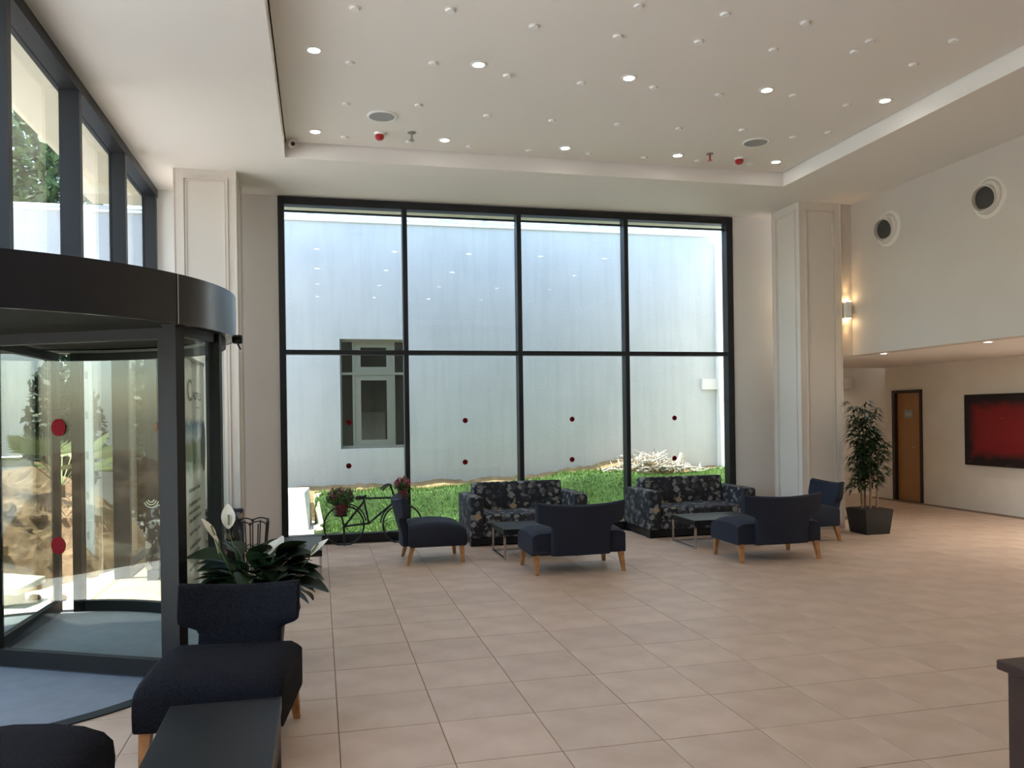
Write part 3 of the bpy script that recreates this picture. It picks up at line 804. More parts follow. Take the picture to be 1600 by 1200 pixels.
sprinkler(.956, 8.259, 'aluminium', 'metal sprinkler head beside the left red detector'); sprinkler(4.292, 8.29, 'red_plastic', 'red sprinkler head beside the right red detector')
sc = empty('security_camera', (-.245, 8.73, TRAYZ)); tag(sc, 'small white dome security camera in the tray corner', 'camera')
MB().lathe([(.038, 0), (.038, -.03), (.03, -.045)], 24).build('mount', 'white_plastic', sc, True)
bb = MB().tube([(0, 0, 0), (.02, -.09, -.02)], .034, 18).build('body', 'white_plastic', sc, True); bb.location = (0, 0, -.045)
ln = MB().disc((0, 0, 0), .022, .006, 20, 'Y').build('lens', 'sensor_black', sc); ln.location = (.021, -.097, -.066)

# ================================================================== RIGHT SIDE FITTINGS
def nozzle(y, z, label):
    t = empty('air_nozzle', (BX, y, z)); tag(t, label, 'air vent', 'round air nozzles on the bulkhead')
    MB().lathe([(.178, -.002), (.182, -.022), (.205, -.018), (.222, 0)], 48, (0, 0, 0), 'X').build('flange', 'nozzle_white', t, True)
    MB().lathe([(.176, -.002), (.172, -.030), (.160, -.050), (.145, -.058), (.10, -.02), (.10, -.001)], 48, (0, 0, 0), 'X').build('ball', 'nozzle_white', t, True)
    nz = MB().lathe([(.124, -.02), (.128, -.105), (.133, -.110), (.138, -.105), (.138, -.02)], 40, (0, 0, 0), 'X').build('spout', 'nozzle_white', t, True)
    MB().disc((-.05, 0, 0), .126, .004, 32, 'X').build('duct', 'duct_dark', nz)
    nz.rotation_euler = (0, R(-9), R(10)); nz.location = (0, .0, -.01)
nozzle(8.68, 3.81, 'round white air nozzle on the bulkhead nearer the column'); nozzle(7.124, 3.785, 'larger looking round air nozzle on the bulkhead near the frame edge')
def sconce(x, y, z0, z1, label):
    t = empty('wall_sconce', (x, y, z0)); tag(t, label, 'wall lamp')
    h = z1 - z0
    MB().box(-.04, .04, -.075, -.005, .012, h - .012, .003, 1).build('body', 'white_plastic', t)
    MB().box(-.02, .02, -.02, 0, h * .35, h * .65).build('bracket', 'white_plastic', t)
    MB().box(-.034, .034, -.07, -.01, h - .012, h - .006).build('upper_lens', 'sconce_glow', t); MB().box(-.034, .034, -.07, -.01, .006, .012).build('lower_lens', 'sconce_glow', t)
    for s in (1, -1):
        l = bpy.data.lights.new('lamp', 'SPOT'); l.energy = 2.0; l.spot_size = R(58); l.spot_blend = .9; l.shadow_soft_size = .012; l.color = (1, .62, .28)
        lo = bpy.data.objects.new('lamp', l); col.objects.link(lo); lo.parent = t; lo.location = (0, -.045, h + .01 if s > 0 else -.005)
        lo.rotation_euler = (math.pi if s > 0 else 0, 0, 0)
sconce(6.80, 9.40, 2.765, 3.005, 'small up and down wall lamp beside the right column')
sconce(6.42, 10.30, 2.765, 3.005, 'wall lamp half hidden behind the right column')
# door in the right wall
dr = empty('door_1', (RX, (DY0 + DY1) / 2, 0)); tag(dr, 'brown wooden door in a dark frame', 'door', None, 'structure')
m_ = MB(); hw = (DY1 - DY0) / 2
m_.box(-.03, .14, -hw, -hw + .045, 0, DZ); m_.box(-.03, .14, hw - .07, hw, 0, DZ); m_.box(-.03, .14, -hw + .045, hw - .07, DZ - .05, DZ)
m_.build('door_frame', 'door_frame_dark', dr)
lf = MB().box(.03, .07, -hw + .047, hw - .072, .008, DZ - .052).build('leaf', 'door_wood', dr)
MB().tube([(-.01, -hw + .12, .93), (-.04, -hw + .12, .93), (-.04, -hw + .2, .93)], .011, 10).build('handle', 'brass', lf, True)
sg = MB().box(.018, .03, -.10, .10, 1.42, 1.56).build('name_plate', 'sign_grey', lf)
for z in (1.47, 1.50): MB().box(.016, .0178, -.07, .07, z, z + .008).build('engraved_line', 'white_plastic', sg)
# painting
pt = empty('painting', (RX - .025, 9.85, .70)); tag(pt, 'large abstract red and black canvas on the cream wall', 'painting')
def painting_mat():
    m = bpy.data.materials.new('canvas'); m.use_nodes = True; nt = m.node_tree; b = nt.nodes['Principled BSDF']; b.inputs['Roughness'].default_value = .6
    tc = nt.nodes.new('ShaderNodeTexCoord'); sp = nt.nodes.new('ShaderNodeSeparateXYZ'); nt.links.new(tc.outputs['Generated'], sp.inputs[0])
    nz = nt.nodes.new('ShaderNodeTexNoise'); nz.inputs['Scale'].default_value = 7; nz.inputs['Detail'].default_value = 6; nt.links.new(tc.outputs['Generated'], nz.inputs['Vector'])
    def math_(op, a, b_=None, c_=None):
        n = nt.nodes.new('ShaderNodeMath'); n.operation = op
        for i, q in enumerate((a, b_, c_)):
            if q is None: continue
            if isinstance(q, (int, float)): n.inputs[i].default_value = q
            else: nt.links.new(q, n.inputs[i])
        return n.outputs[0]
    def edge(o):   # distance from nearer edge
        return math_('SUBTRACT', .5, math_('ABSOLUTE', math_('SUBTRACT', o, .5)))
    d = math_('MINIMUM', edge(sp.outputs['Y']), math_('MULTIPLY', edge(sp.outputs['Z']), .75))
    d = math_('ADD', d, math_('MULTIPLY', math_('SUBTRACT', nz.outputs['Fac'], .5), .12))
    r = nt.nodes.new('ShaderNodeValToRGB'); e = r.color_ramp.elements
    e[0].position = .07; e[0].color = (.012, .007, .008, 1); e[1].position = .16; e[1].color = (.22, .008, .010, 1); k = e.new(.3); k.color = (.26, .012, .014, 1)
    nt.links.new(d, r.inputs[0])
    n2 = nt.nodes.new('ShaderNodeTexNoise'); n2.inputs['Scale'].default_value = 14; n2.inputs['Detail'].default_value = 8
    mp = nt.nodes.new('ShaderNodeMapping'); mp.inputs['Scale'].default_value = (1, .25, 2); nt.links.new(tc.outputs['Generated'], mp.inputs[0]); nt.links.new(mp.outputs[0], n2.inputs['Vector'])
    r2 = nt.nodes.new('ShaderNodeValToRGB'); r2.color_ramp.elements[0].position = .66; r2.color_ramp.elements[0].color = (0, 0, 0, 1); r2.color_ramp.elements[1].position = .72; r2.color_ramp.elements[1].color = (.35, .35, .35, 1)
    nt.links.new(n2.outputs['Fac'], r2.inputs[0])
    mx = nt.nodes.new('ShaderNodeMix'); mx.data_type = 'RGBA'; nt.links.new(r2.outputs[0], mx.inputs[0]); nt.links.new(r.outputs[0], mx.inputs[6]); mx.inputs[7].default_value = (.5, .2, .17, 1)
    nt.links.new(mx.outputs[2], b.inputs['Base Color']); MATS['canvas'] = m
painting_mat()
MB().box(-.045, -.008, -.74, .74, 0, 1.08, .004, 1).build('canvas', 'canvas', pt)
MB().box(-.009, 0, -.68, .68, .06, 1.02).build('stretcher', 'leg_wood', pt)
# wall socket
sk = empty('wall_socket', (5.98, 10.30, .30)); tag(sk, 'white double wall socket low beside the right column', 'socket')
MB().box(-.075, .075, -.012, 0, -.04, .04, .004, 2).build('plate', 'white_plastic', sk)
for x in (-.035, .035): MB().disc((x, -.0135, 0), .02, .003, 18, 'Y').build('outlet', 'sign_grey', sk)
# reception desk corner
dk = empty('reception_desk', (2.45, 1.43, 0)); tag(dk, 'dark wooden reception desk corner at the lower right', 'desk')
MB().box(-.46, .60, -.60, .58, .06, .77).build('body', 'desk_wood', dk)
MB().box(-.485, .62, -.62, .60, .77, .80, .004, 1).build('top', 'desk_wood', dk)
MB().box(-.42, .56, -.56, .54, 0, .06).build('plinth', 'black_laminate', dk)

# ================================================================== FURNITURE
def lerp(a, b_, t): return a + (b_ - a) * t
def make_chair(W, hw_top, hw_waist, label, group):
    t = empty('slipper_chair'); tag(t, label, 'chair', group)
    D = .31                                    # half depth
    # seat: crowned cushion, rounded front
    V, Fc = [], []
    prof = []                                  # side profile (y, z)
    prof += [(-D + .015, .185), (-D, .20), (-D - .005, .27), (-D + .002, .345), (-D + .03, .385), (-D + .09, .412), (-D + .2, .432), (0.02, .440), (.15, .432), (.26, .418), (.30, .40), (.30, .20), (.285, .185)]
    us = [-1, -.985, -.94, -.85, -.6, -.3, 0, .3, .6, .85, .94, .985, 1]
    for u in us:
        k = 1 - abs(u) ** 10 * .0
        drop = .045 * max(0, (abs(u) - .82) / .18) ** 2
        for (y, z) in prof:
            zz = z - drop * max(0, (z - .3) / .14)
            ins = 0.0 if abs(u) < .985 else .012
            V.append((u * W / 2 - math.copysign(ins, u) * (0), y * (1 - .02 * (abs(u) > .99)), zz))
    n = len(prof)
    for i in range(len(us) - 1):
        for k in range(n):
            a, e = i * n + k, i * n + (k + 1) % n
            Fc.append((a, e, e + n, a + n))
    Fc.append(tuple(range(n))[::-1]); Fc.append(tuple(range((len(us) - 1) * n, len(us) * n)))
    obj('seat', mesh_py('seat', V, Fc), 'navy_fabric', t, True)
    # winged backrest
    rows = [(.185, 0), (.30, 0), (.40, 0), (.455, .0), (.475, .12), (.49, .42), (.505, .78), (.52, .95), (.56, .99), (.62, 1.0), (.665, 1.0), (.68, .985)]
    cols = [-1, -.97, -.85, -.65, -.4, -.15, .15, .4, .65, .85, .97, 1]
    def pt(u, z, s, side):
        h = lerp(hw_waist, hw_top, s)
        x = u * h
        bow = .075 * (x / hw_top) ** 2 * (0.35 + .65 * s)
        y = .325 + max(0, z - .3) * .26 - bow
        zt = z + (.030 * (x / hw_top) ** 2 if z > .6 else 0)
        th = .095 if z < .6 else .085
        edge = .35 if abs(u) > .99 else (.85 if abs(u) > .96 else 1)
        if z > .675: edge *= .45
        return (x, y + side * th / 2 * edge, zt)
    V, Fc = [], []
    for side in (-1, 1):
        for (z, s) in rows:
            for u in cols: V.append(pt(u, z, s, side))
    nc, nr = len(cols), len(rows); off = nc * nr
    for j in range(nr - 1):
        for i in range(nc - 1):
            a = j * nc + i
            Fc.append((a, a + 1, a + nc + 1, a + nc)); b0 = a + off; Fc.append((b0, b0 + nc, b0 + nc + 1, b0 + 1))
    for j in range(nr - 1):
        for i in (0, nc - 1):
            a = j * nc + i; Fc.append((a, a + nc, a + nc + off, a + off))
    for i in range(nc - 1):
        for j in (0, nr - 1):
            a = j * nc + i; Fc.append((a, a + 1, a + 1 + off, a + off))
    bk = obj('backrest', mesh_py('backrest', V, Fc), 'navy_fabric', t, True)
    bm = bmesh.new(); bm.from_mesh(bk.data); bmesh.ops.recalc_face_normals(bm, faces=bm.faces[:]); bm.to_mesh(bk.data); bm.free()
    for sx in (-1, 1):
        for sy in (-1, 1):
            x0, y0 = sx * (W / 2 - .045), (-.255 if sy < 0 else .265); x1, y1 = x0 + sx * .012, y0 + sy * (.015 if sy < 0 else .05)
            a, e = .026, .016
            MB().hexa([(x1 - e, y1 - e, 0), (x1 + e, y1 - e, 0), (x1 + e, y1 + e, 0), (x1 - e, y1 + e, 0), (x0 - a, y0 - a, .19), (x0 + a, y0 - a, .19), (x0 + a, y0 + a, .19), (x0 - a, y0 + a, .19)]).build('leg', 'leg_wood', t)
    return t
ch1 = make_chair(.64, .305, .205, 'navy single slipper chair seen side on by the bicycle planter', 'single slipper chairs')
ch1.location = (1.20, 8.79, 0); ch1.rotation_euler = (0, 0, R(90))
def refabric(o, m):
    for c_ in o.children:
        if c_.name.startswith(('seat', 'backrest')):
            c_.data = c_.data.copy(); c_.data.materials.clear(); c_.data.materials.append(MATS[m])
def put(src, x, y, rz, label):
    o = copy_tree(src); o.location = (x, y, 0); o.rotation_euler = (0, 0, R(rz)); o['label'] = label; return o
put(ch1, 5.73, 8.81, -90, 'navy single slipper chair in front of the right column')
refabric(put(ch1, -.455, 4.07, -7, 'dark slipper chair in the foreground facing the camera before the peace lily'), 'dot_fabric')
refabric(put(ch1, -1.10, 3.06, 88, 'dark slipper chair cut off at the lower left corner'), 'dot_fabric')
ch2 = make_chair(.96, .455, .30, 'wide navy slipper seat seen from behind before the left sofa', 'wide slipper seats')
ch2.location = (2.475, 7.885, 0); ch2.rotation_euler = (0, 0, R(180))
put(ch2, 4.66, 7.87, 180, 'wide navy slipper seat seen from behind before the right sofa')

def make_sofa(W, label):
    t = empty('sofa'); tag(t, label, 'sofa', 'floral sofas')
    D = .84; h = W / 2; A = .165
    for s in (-1, 1):
        x0, x1 = sorted((s * h, s * (h - A)))
        MB().box(x0, x1, -D / 2, D / 2 - .05, .10, .585, .022, 3).build('armrest', 'floral', t, True)
    MB().box(-h + A + .002, h - A - .002, -D / 2 + .012, D / 2 - .2, .10, .225, .01, 2).build('front_rail', 'floral', t, True)
    MB().box(-h + A + .004, h - A - .004, -D / 2 + .002, D / 2 - .22, .226, .375, .035, 4).build('seat_cushion', 'floral', t, True)
    b_ = MB().box(-h + A * .9, h - A * .9, -.105, .105, 0, .46, .04, 4).build('backrest', 'floral', t, True)
    b_.location = (0, D / 2 - .185, .25); b_.rotation_euler = (R(-9), 0, 0)
    MB().box(-h + .002, h - .002, D / 2 - .07, D / 2, .10, .56, .012, 2).build('back_panel', 'floral', t, True)
    p = MB(); p.box(-h + .01, h - .01, -D / 2 + .01, D / 2 - .01, .02, .098); 
    for sx in (-1, 1):
        for sy in (-1, 1): p.box(sx * (h - .06) - .055, sx * (h - .06) + .055, sy * (D / 2 - .06) - .05, sy * (D / 2 - .06) + .05, 0, .06)
    p.build('plinth', 'black_laminate', t)
    return t
sf = make_sofa(1.47, 'dark floral two seat sofa left of the middle mullion')
sf.location = (2.465, 9.462 + .42, 0)
put(sf, 4.715, 9.40 + .42, 0, 'dark floral two seat sofa at the right end of the window')
sa = make_sofa(.88, 'dark floral armchair by the facade behind the peace lily')
sa.location = (-1.235, 8.90, 0); sa.rotation_euler = (0, 0, R(90)); sa['category'] = 'armchair'; sa.name = 'armchair'; del sa['group']

def make_table(lx, ly, label):
    t = empty('coffee_table'); tag(t, label, 'table', 'low black coffee tables')
    MB().box(-lx / 2, lx / 2, -ly / 2, ly / 2, .272, .33, .003, 1).build('top', 'black_laminate', t)
    r = .011
    for s in (-1, 1):
        x = s * (lx / 2 - r - .004)
        f = MB()
        for sy in (-1, 1):
            y = sy * (ly / 2 - r - .004); f.box(x - r, x + r, y - r, y + r, .022, .272)
        f.box(x - r, x + r, -ly / 2 + .004, ly / 2 - .004, 0, .022)
        f.build('leg_frame', 'chrome', t)
    MB().box(-lx / 2 + .03, lx / 2 - .03, ly / 2 - .026, ly / 2 - .004, 0.001, .021).build('stretcher', 'chrome', t)
    return t
tb = make_table(.84, .64, 'low black coffee table before the left floral sofa'); tb.location = (2.33, 8.80, 0)
put(tb, 4.56, 8.80, 0, 'low black coffee table before the right floral sofa')
t2 = make_table(.46, .95, 'low black side table near the left end of the window'); t2.location = (-.22, 8.19, 0)
put(t2, -.407, 3.235, 0, 'low black side table in the foreground before the dark chair')

# ---- wrought iron umbrella stand
us_ = empty('iron_stand', (-.595, 7.50, 0)); tag(us_, 'scrolled wrought iron stand behind the peace lily', 'stand')
H_ = .66
for sx in range(4):
    a0 = sx * math.pi / 2
    pn = MB()
    for k in range(5):
        u = -1 + k * .5
        pn.tube([(u * .09, -.095, 0.02), (u * .10, -.105, .25), (u * .135, -.14, H_ - .03 + .03 * (1 - abs(u)))], .006, 6)
    for s in (-1, 1):
        pn.tube([(s * (.068 + .066 * math.cos(q)), -.137, H_ - .03 + .035 * math.sin(q)) for q in [math.pi * i / 8 for i in range(9)]], .006, 6)
        pn.tube([(s * (.03 + .035 * math.cos(q)), -.112 - .02, .36 + .07 * math.sin(q)) for q in [2 * math.pi * i / 12 for i in range(10)]], .004, 5)
    pn.tube([(-.105, -.11, .27), (.105, -.11, .27)], .005, 6); pn.tube([(-.09, -.095, .02), (.09, -.095, .02)], .006, 6)
    pn = pn.build('scroll_panel', 'black_iron', us_, True); pn.rotation_euler = (0, 0, a0)
MB().disc((0, 0, 0.0), .12, .02, 24).build('tray', 'black_iron', us_)

# ---- bicycle planter
BYK = 10.10
bk = empty('bicycle_planter', (.6, BYK, 0)); tag(bk, 'black wrought iron bicycle planter against the window', 'planter')
def bp(x, y, dy=0.0):
    p = at_y(480 + x / 8, 730 + y / 8, BYK); return (p.x - .6, dy, p.z)
def wheel(cx, cy, rad):
    c = Vector(bp(cx, cy)); 
    w = MB().tube([(c.x + rad * math.cos(a), 0, c.z + rad * math.sin(a)) for a in [2 * math.pi * i / 40 for i in range(40)]], .0115, 8, True).build('wheel', 'black_iron', bk, True)
    sp_ = MB()
    for s in (-1, 1):
        sp_.tube([(c.x, 0, c.z), (c.x + s * rad * .3, 0, c.z + rad * .34), (c.x + s * rad * .75, 0, c.z + rad * .3), (c.x + s * rad * .97, 0, c.z)], .004, 6)
        sp_.tube([(c.x, 0, c.z), (c.x + s * rad * .3, 0, c.z - rad * .34), (c.x + s * rad * .75, 0, c.z - rad * .4), (c.x + s * rad * .93, 0, c.z - rad * .2)], .004, 6)
        for q in (.14, -.14):
            sp_.tube([(c.x - rad * .8 + rad * .13 * math.cos(a) , 0, c.z + q * rad + rad * .11 * math.sin(a)) for a in [1.6 + s * 0 + math.pi * 1.5 * i / 9 for i in range(10)]], .003, 5)
    sp_.build('scroll_spokes', 'black_iron', w, True)
    return c
cr = wheel(460, 730, .24); cf = wheel(1190, 708, .24)
fr = MB()
for a, e in (((465, 740), (770, 700)), ((465, 740), (710, 425)), ((700, 375), (772, 710)), ((718, 388), (1085, 380)), ((1090, 430), (770, 700))):
    fr.tube([bp(*a), bp(*e)], .013, 8)
fr.build('frame', 'black_iron', bk, True)
MB().tube([bp(1037, 215), bp(1075, 330), bp(1110, 470), bp(1130, 620), bp(1190, 708)], .013, 8).build('fork', 'black_iron', bk, True)
hb = MB()
for s in (-1, 1): hb.tube([bp(1037, 215, 0), bp(1020, 212, s * .06), bp(975, 235, s * .11), bp(930, 282, s * .12)], .011, 8)
hb.build('handlebar', 'black_iron', bk, True)
MB().tube([bp(605, 385), bp(650, 380), bp(700, 378), bp(740, 350)], [.02, .03, .018, .01], 10).build('saddle', 'black_iron', bk, True)
MB().tube([bp(460, 730), bp(430, 620), bp(415, 590)], .012, 8).build('basket_stay', 'black_iron', bk, True)
sd = MB().tube([(cr.x, 0, cr.z), (cr.x, 0, .004)], .014, 8); 
for s in (-1, 1): sd.tube([(cr.x, 0, .16), (cr.x, s * .10, .006)], .007, 8)
sd.build('stand', 'black_iron', bk, True)
def mud(cx, cy, a0, a1, rad):
    c = Vector(bp(cx, cy)); return MB().tube([(c.x + rad * math.cos(a), 0, c.z + rad * math.sin(a)) for a in [a0 + (a1 - a0) * i / 14 for i in range(15)]], .009, 6).build('mudguard', 'black_iron', bk, True)
mud(460, 730, R(10), R(110), .27); mud(1190, 708, R(85), R(175), .268)
def basket(cx, cy, rad, h):
    c = Vector(bp(cx, cy)); m = MB()
    for (q, rr) in ((0, .7), (.5, .88), (1, 1)): m.tube([(c.x + rad * rr * math.cos(a), rad * rr * math.sin(a), c.z + h * q) for a in [2 * math.pi * i / 24 for i in range(24)]], .005, 6, True)
    for i in range(8):
        a = 2 * math.pi * i / 8; m.tube([(c.x + rad * .7 * math.cos(a), rad * .7 * math.sin(a), c.z), (c.x + rad * math.cos(a), rad * math.sin(a), c.z + h)], .004, 5)
    m.tube([(c.x - rad * .7, 0, c.z), (c.x + rad * .7, 0, c.z)], .005, 6); m.tube([(c.x, -rad * .7, c.z), (c.x, rad * .7, c.z)], .005, 6)
    m.build('basket', 'black_iron', bk, True); return c
b1 = basket(425, 605, .12, .10); b2 = basket(1195, 395, .085, .06)
MB().tube([bp(1085, 380), bp(1130, 395), bp(1195, 395)], .006, 8).build('basket_stay', 'black_iron', bk, True)
def flowerpot(c, rad, h, crown, nl, nf, fm, seed, label):
    t = empty('potted_flower', (c.x + .6, BYK, c.z + .008)); tag(t, label, 'plant', 'flower pots on the bicycle')
    MB().lathe([(.0001, 0), (rad * .72, 0), (rad * .95, h * .9), (rad * 1.03, h * .9), (rad * 1.03, h), (rad * .9, h), (rad * .85, h * .8), (.0001, h * .8)], 24).build('pot', 'pot_red', t, True)
    tag(obj('foliage', foliage(nl, (0, 0, h + crown[2] * .75), crown, .028, seed, .1), 'leaf_mid', t), kind='stuff')
    tag(obj('blossoms', foliage(nf, (0, 0, h + crown[2] * 1.0), (crown[0], crown[1], crown[2] * .95), .022, seed + 1, .75), fm, t), kind='stuff')
flowerpot(b1, .085, .13, (.165, .13, .11), 650, 160, 'rust_petal', 21, 'dark red pot of reddish flowers in the bicycle rear basket')
flowerpot(b2, .068, .10, (.095, .09, .085), 330, 150, 'pink_petal', 25, 'small red pot of pink flowers on the bicycle front')

# ---- tall bamboo palm in a square black pot
bp_ = empty('bamboo_palm', (6.80, 8.98, 0)); tag(bp_, 'tall bamboo palm in a square black pot by the passage', 'plant')
a, e = .165, .20
MB().hexa([(-a, -a, 0), (a, -a, 0), (a, a, 0), (-a, a, 0), (-e, -e, .31), (e, -e, .31), (e, e, .31), (-e, e, .31)]).build('pot', 'black_plastic', bp_)
MB().box(-.18, .18, -.18, .18, .305, .318).build('soil', 'soil', bp_)
rng = random.Random(40)
for k, (sx, sy, top) in enumerate(((-.09, .02, 1.62), (-.02, -.05, 1.45), (.05, .04, 1.58), (.0, .08, 1.3), (.09, -.03, 1.2))):
    MB().tube([(sx, sy, .31), (sx * 1.2, sy * 1.1, .8), (sx * 1.5, sy, top - .1)], [.014, .012, .006], 8).build('cane', 'cane', bp_, True)
    V, Fc = [], []
    z = .52 + .05 * k
    while z < top:
        for w in range(3):
            an = rng.uniform(0, 6.28); st_ = Vector((sx * 1.3, sy, z))
            out = Vector((math.cos(an), math.sin(an), .35)).normalized(); hub = st_ + out * rng.uniform(.04, .10)
            for l_ in range(6):
                a2 = an + (l_ - 2.5) * .38 + rng.uniform(-.1, .1); L = rng.uniform(.12, .19)
                d = Vector((math.cos(a2), math.sin(a2), rng.uniform(-.25, .5))).normalized(); sd_ = Vector((-math.sin(a2), math.cos(a2), 0)) * .015
                n0 = len(V); mid = hub + d * L * .5 + Vector((0, 0, .012)); tip = hub + d * L + Vector((0, 0, -.045))
                V += [tuple(hub), tuple(mid + sd_), tuple(tip), tuple(mid - sd_)]; Fc.append((n0, n0 + 1, n0 + 2, n0 + 3))
        z += rng.uniform(.04, .07)
    tag(obj('leaves', mesh_py('leaves', V, Fc), 'leaf_dark', bp_), kind='stuff')

# ---- peace lily behind the foreground chair
ly = empty('peace_lily', (-.38, 5.12, 0)); tag(ly, 'peace lily with white spathes behind the foreground chair', 'plant')
MB().lathe([(.0001, 0), (.13, 0), (.17, .38), (.18, .38), (.18, .41), (.16, .41), (.155, .37), (.0001, .37)], 28).build('pot', 'black_plastic', ly, True)
def leaf_mesh(name, L, Wd, bend, fold, m):
    V, Fc = [], []; N = 8
    for i in range(N + 1):
        s = i / N; w = Wd * math.sin(math.pi * min(1, s * .94 + .03)) ** .75 * (1 - .25 * s)
        y = L * s; z = -bend * s * s
        V += [(-w, y, z + fold * w), (0, y, z), (w, y, z + fold * w)]
    for i in range(N):
        a = i * 3; Fc += [(a, a + 1, a + 4, a + 3), (a + 1, a + 2, a + 5, a + 4)]
    me = mesh_py(name, V, Fc); me.materials.append(MATS[m]); me.polygons.foreach_set('use_smooth', [True] * len(me.polygons)); return me
LM = [leaf_mesh('leaf', .18, .080, .05, .30, 'leaf_dark'), leaf_mesh('leaf', .16, .072, .08, .22, 'leaf_dark'), leaf_mesh('leaf', .19, .086, .09, .35, 'leaf_dark')]
rng = random.Random(55)
stalks = MB()
for k in range(125):
    an = rng.uniform(0, 6.28); el = rng.uniform(-.05, 1.45); ln_ = rng.uniform(.07, .20) + .12 * max(0, el - .6)
    d = Vector((math.cos(an) * math.cos(el), math.sin(an) * math.cos(el), math.sin(el)))
    p0 = Vector((.06 * math.cos(an), .06 * math.sin(an), .455)); p1 = p0 + Vector((d.x, d.y, d.z * .9)) * ln_ + Vector((0, 0, .03))
    stalks.tube([p0, (p0 + p1) / 2 + Vector((0, 0, .05)), p1], .004, 5)
    o = bpy.data.objects.new('leaf', LM[k % 3]); col.objects.link(o); o.parent = ly; o.location = p1
    dirv = Vector((d.x, d.y, d.z * .45 - .12)).normalized()
    o.rotation_euler = (math.asin(dirv.z), rng.uniform(-.4, .4), math.atan2(-dirv.x, dirv.y))
    s = rng.uniform(.8, 1.15); o.scale = (s, s, s)
stalks.build('stalks', 'leaf_mid', ly, True)
SPM = leaf_mesh('spathe', .145, .045, .01, .25, 'spathe')
for (px, py, yy, tilt, rz) in ((357, 826, 4.98, 78, 10), (336, 843, 4.9, 60, 70), (414, 872, 4.95, 45, -40), (486, 868, 5.0, 40, -60), (341, 866, 5.1, 80, 80), (428, 868, 5.15, 50, -30)):
    tip = at_y(px, py, yy); b0 = Vector((tip.x + .38, yy - 5.12, tip.z))
    MB().tube([(0, 0, .3), (b0.x * .6, b0.y * .6, .3 + (b0.z - .3) * .6), tuple(b0)], .0035, 5).build('flower_stalk', 'leaf_mid', ly, True)
    o = bpy.data.objects.new('spathe', SPM); col.objects.link(o); o.parent = ly; o.location = b0; o.rotation_euler = (R(tilt), 0, R(rz))
    MB().tube([(0, .02, .012), (0, .08, .02)], .006, 6).build('spadix', 'palm_leaf', o, True)

# ---- roll-up banner behind the drum glass
bn = empty('roll_up_banner', (-1.10, 7.80, 0), R(90)); tag(bn, 'white roll up banner stand behind the curved door glass', 'banner')
BW, BH = 1.20, 2.08
def banner_mat():
    m = bpy.data.materials.new('banner_print'); m.use_nodes = True; nt = m.node_tree; b = nt.nodes['Principled BSDF']; b.inputs['Roughness'].default_value = .5
    tc = nt.nodes.new('ShaderNodeTexCoord'); sp = nt.nodes.new('ShaderNodeSeparateXYZ'); nt.links.new(tc.outputs['Object'], sp.inputs[0])
    r = nt.nodes.new('ShaderNodeValToRGB'); e = r.color_ramp.elements; r.color_ramp.interpolation = 'LINEAR'
    mr = nt.nodes.new('ShaderNodeMapRange'); mr.inputs['From Max'].default_value = BH; 
    nz = nt.nodes.new('ShaderNodeTexNoise'); nz.inputs['Scale'].default_value = 9; nt.links.new(tc.outputs['Object'], nz.inputs['Vector'])
    ad = nt.nodes.new('ShaderNodeMath'); ad.operation = 'MULTIPLY_ADD'; ad.inputs[1].default_value = .16; nt.links.new(nz.outputs['Fac'], ad.inputs[0]); nt.links.new(sp.outputs['Z'], ad.inputs[2])
    nt.links.new(ad.outputs[0], mr.inputs['Value']); nt.links.new(mr.outputs[0], r.inputs[0])
    W_ = (.70, .68, .62, 1)
    e[0].position = 0; e[0].color = W_; e[1].position = .545; e[1].color = W_
    for p, c in ((.57, (.34, .36, .26, 1)), (.60, (.09, .14, .05, 1)), (.68, (.16, .20, .10, 1)), (.715, (.40, .50, .58, 1)), (.765, (.07, .17, .33, 1)), (.80, W_)):
        k = e.new(p); k.color = c
    nt.links.new(r.outputs[0], b.inputs['Base Color']); MATS['banner'] = m
banner_mat()
V, Fc = [], []
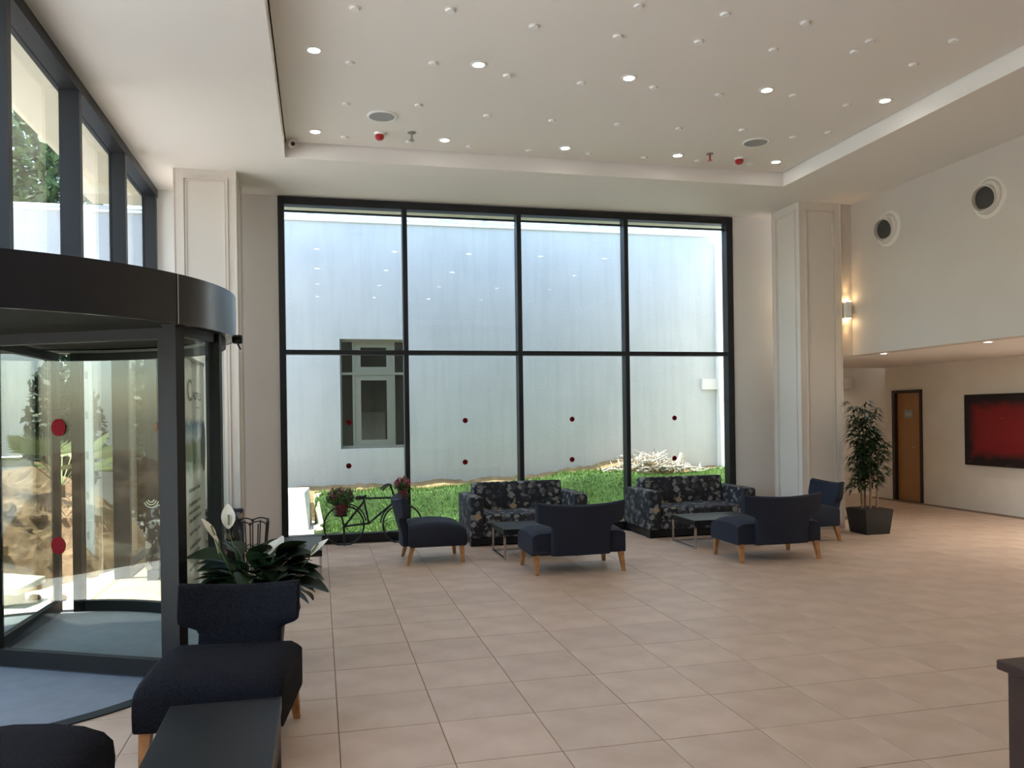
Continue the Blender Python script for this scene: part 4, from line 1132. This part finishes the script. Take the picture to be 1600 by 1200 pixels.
for i in range(13):
    u = i / 12
    for (z) in (.06, BH):
        V.append((-BW / 2 + BW * u, -.012 * math.sin(u * 9), z)); V.append((-BW / 2 + BW * u, -.012 * math.sin(u * 9) + .002, z))
for i in range(12):
    a = i * 4; Fc += [(a, a + 4, a + 6, a + 2), (a + 1, a + 3, a + 7, a + 5)]
obj('sheet', mesh_py('sheet', V, Fc), 'banner', bn, True)
MB().box(-BW / 2 - .02, BW / 2 + .02, -.012, .012, BH - .005, BH + .025).build('top_bar', 'aluminium', bn)
MB().box(-BW / 2 - .03, BW / 2 + .03, -.06, .06, 0, .06).build('base', 'aluminium', bn)
MB().tube([(0, .03, .05), (0, .02, BH + .02)], .008, 8).build('pole', 'aluminium', bn, True)
def text(s, size, x, z, m, parent, align='LEFT'):
    cu = bpy.data.curves.new('lettering', 'FONT'); cu.body = s; cu.size = size; cu.extrude = .0006; cu.align_x = align
    to = bpy.data.objects.new('tmp', cu); col.objects.link(to)
    bpy.context.view_layer.update()
    me = bpy.data.meshes.new_from_object(to.evaluated_get(bpy.context.evaluated_depsgraph_get()))
    bpy.data.objects.remove(to)
    o = obj('lettering', me, m, parent); o.location = (x, -.019, z); o.rotation_euler = (R(90), 0, 0); return o
tc_ = text('C', .27, -.50, 1.72, 'ink', bn); tc_.scale = (1.35, 1, 1)
th_ = text('HOTELS', .10, -.20, 1.735, 'ink', bn); th_.scale = (1.35, 1, 1)
fg_ = MB()
fg_.lathe([(.0001, 0), (1, 0), (1, .001), (.0001, .001)], 24, (0, 0, 0), 'Y')
fg_ = fg_.build('printed_shape', 'ink', bn); fg_.location = (.46, -.0175, 1.30); fg_.scale = (.12, 1, .24)
rng = random.Random(9)
for k, z in enumerate((1.66, .93, .81, .74, .67, .56, .44, .37, .26)):   # unreadable small print: strokes only
    ln_ = MB(); x = .22 - rng.uniform(0, .05)
    x_end = .02 if k == 0 else -.45
    while x > x_end:
        w = rng.uniform(.012, .03); ln_.box(x - w, x, -.0165, -.0155, z, z + (.016 if k == 0 else .034) * rng.uniform(.7, 1)); x -= w + rng.choice((.008, .008, .008, .03))
    ln_.build('text_line', 'ink_grey', bn)
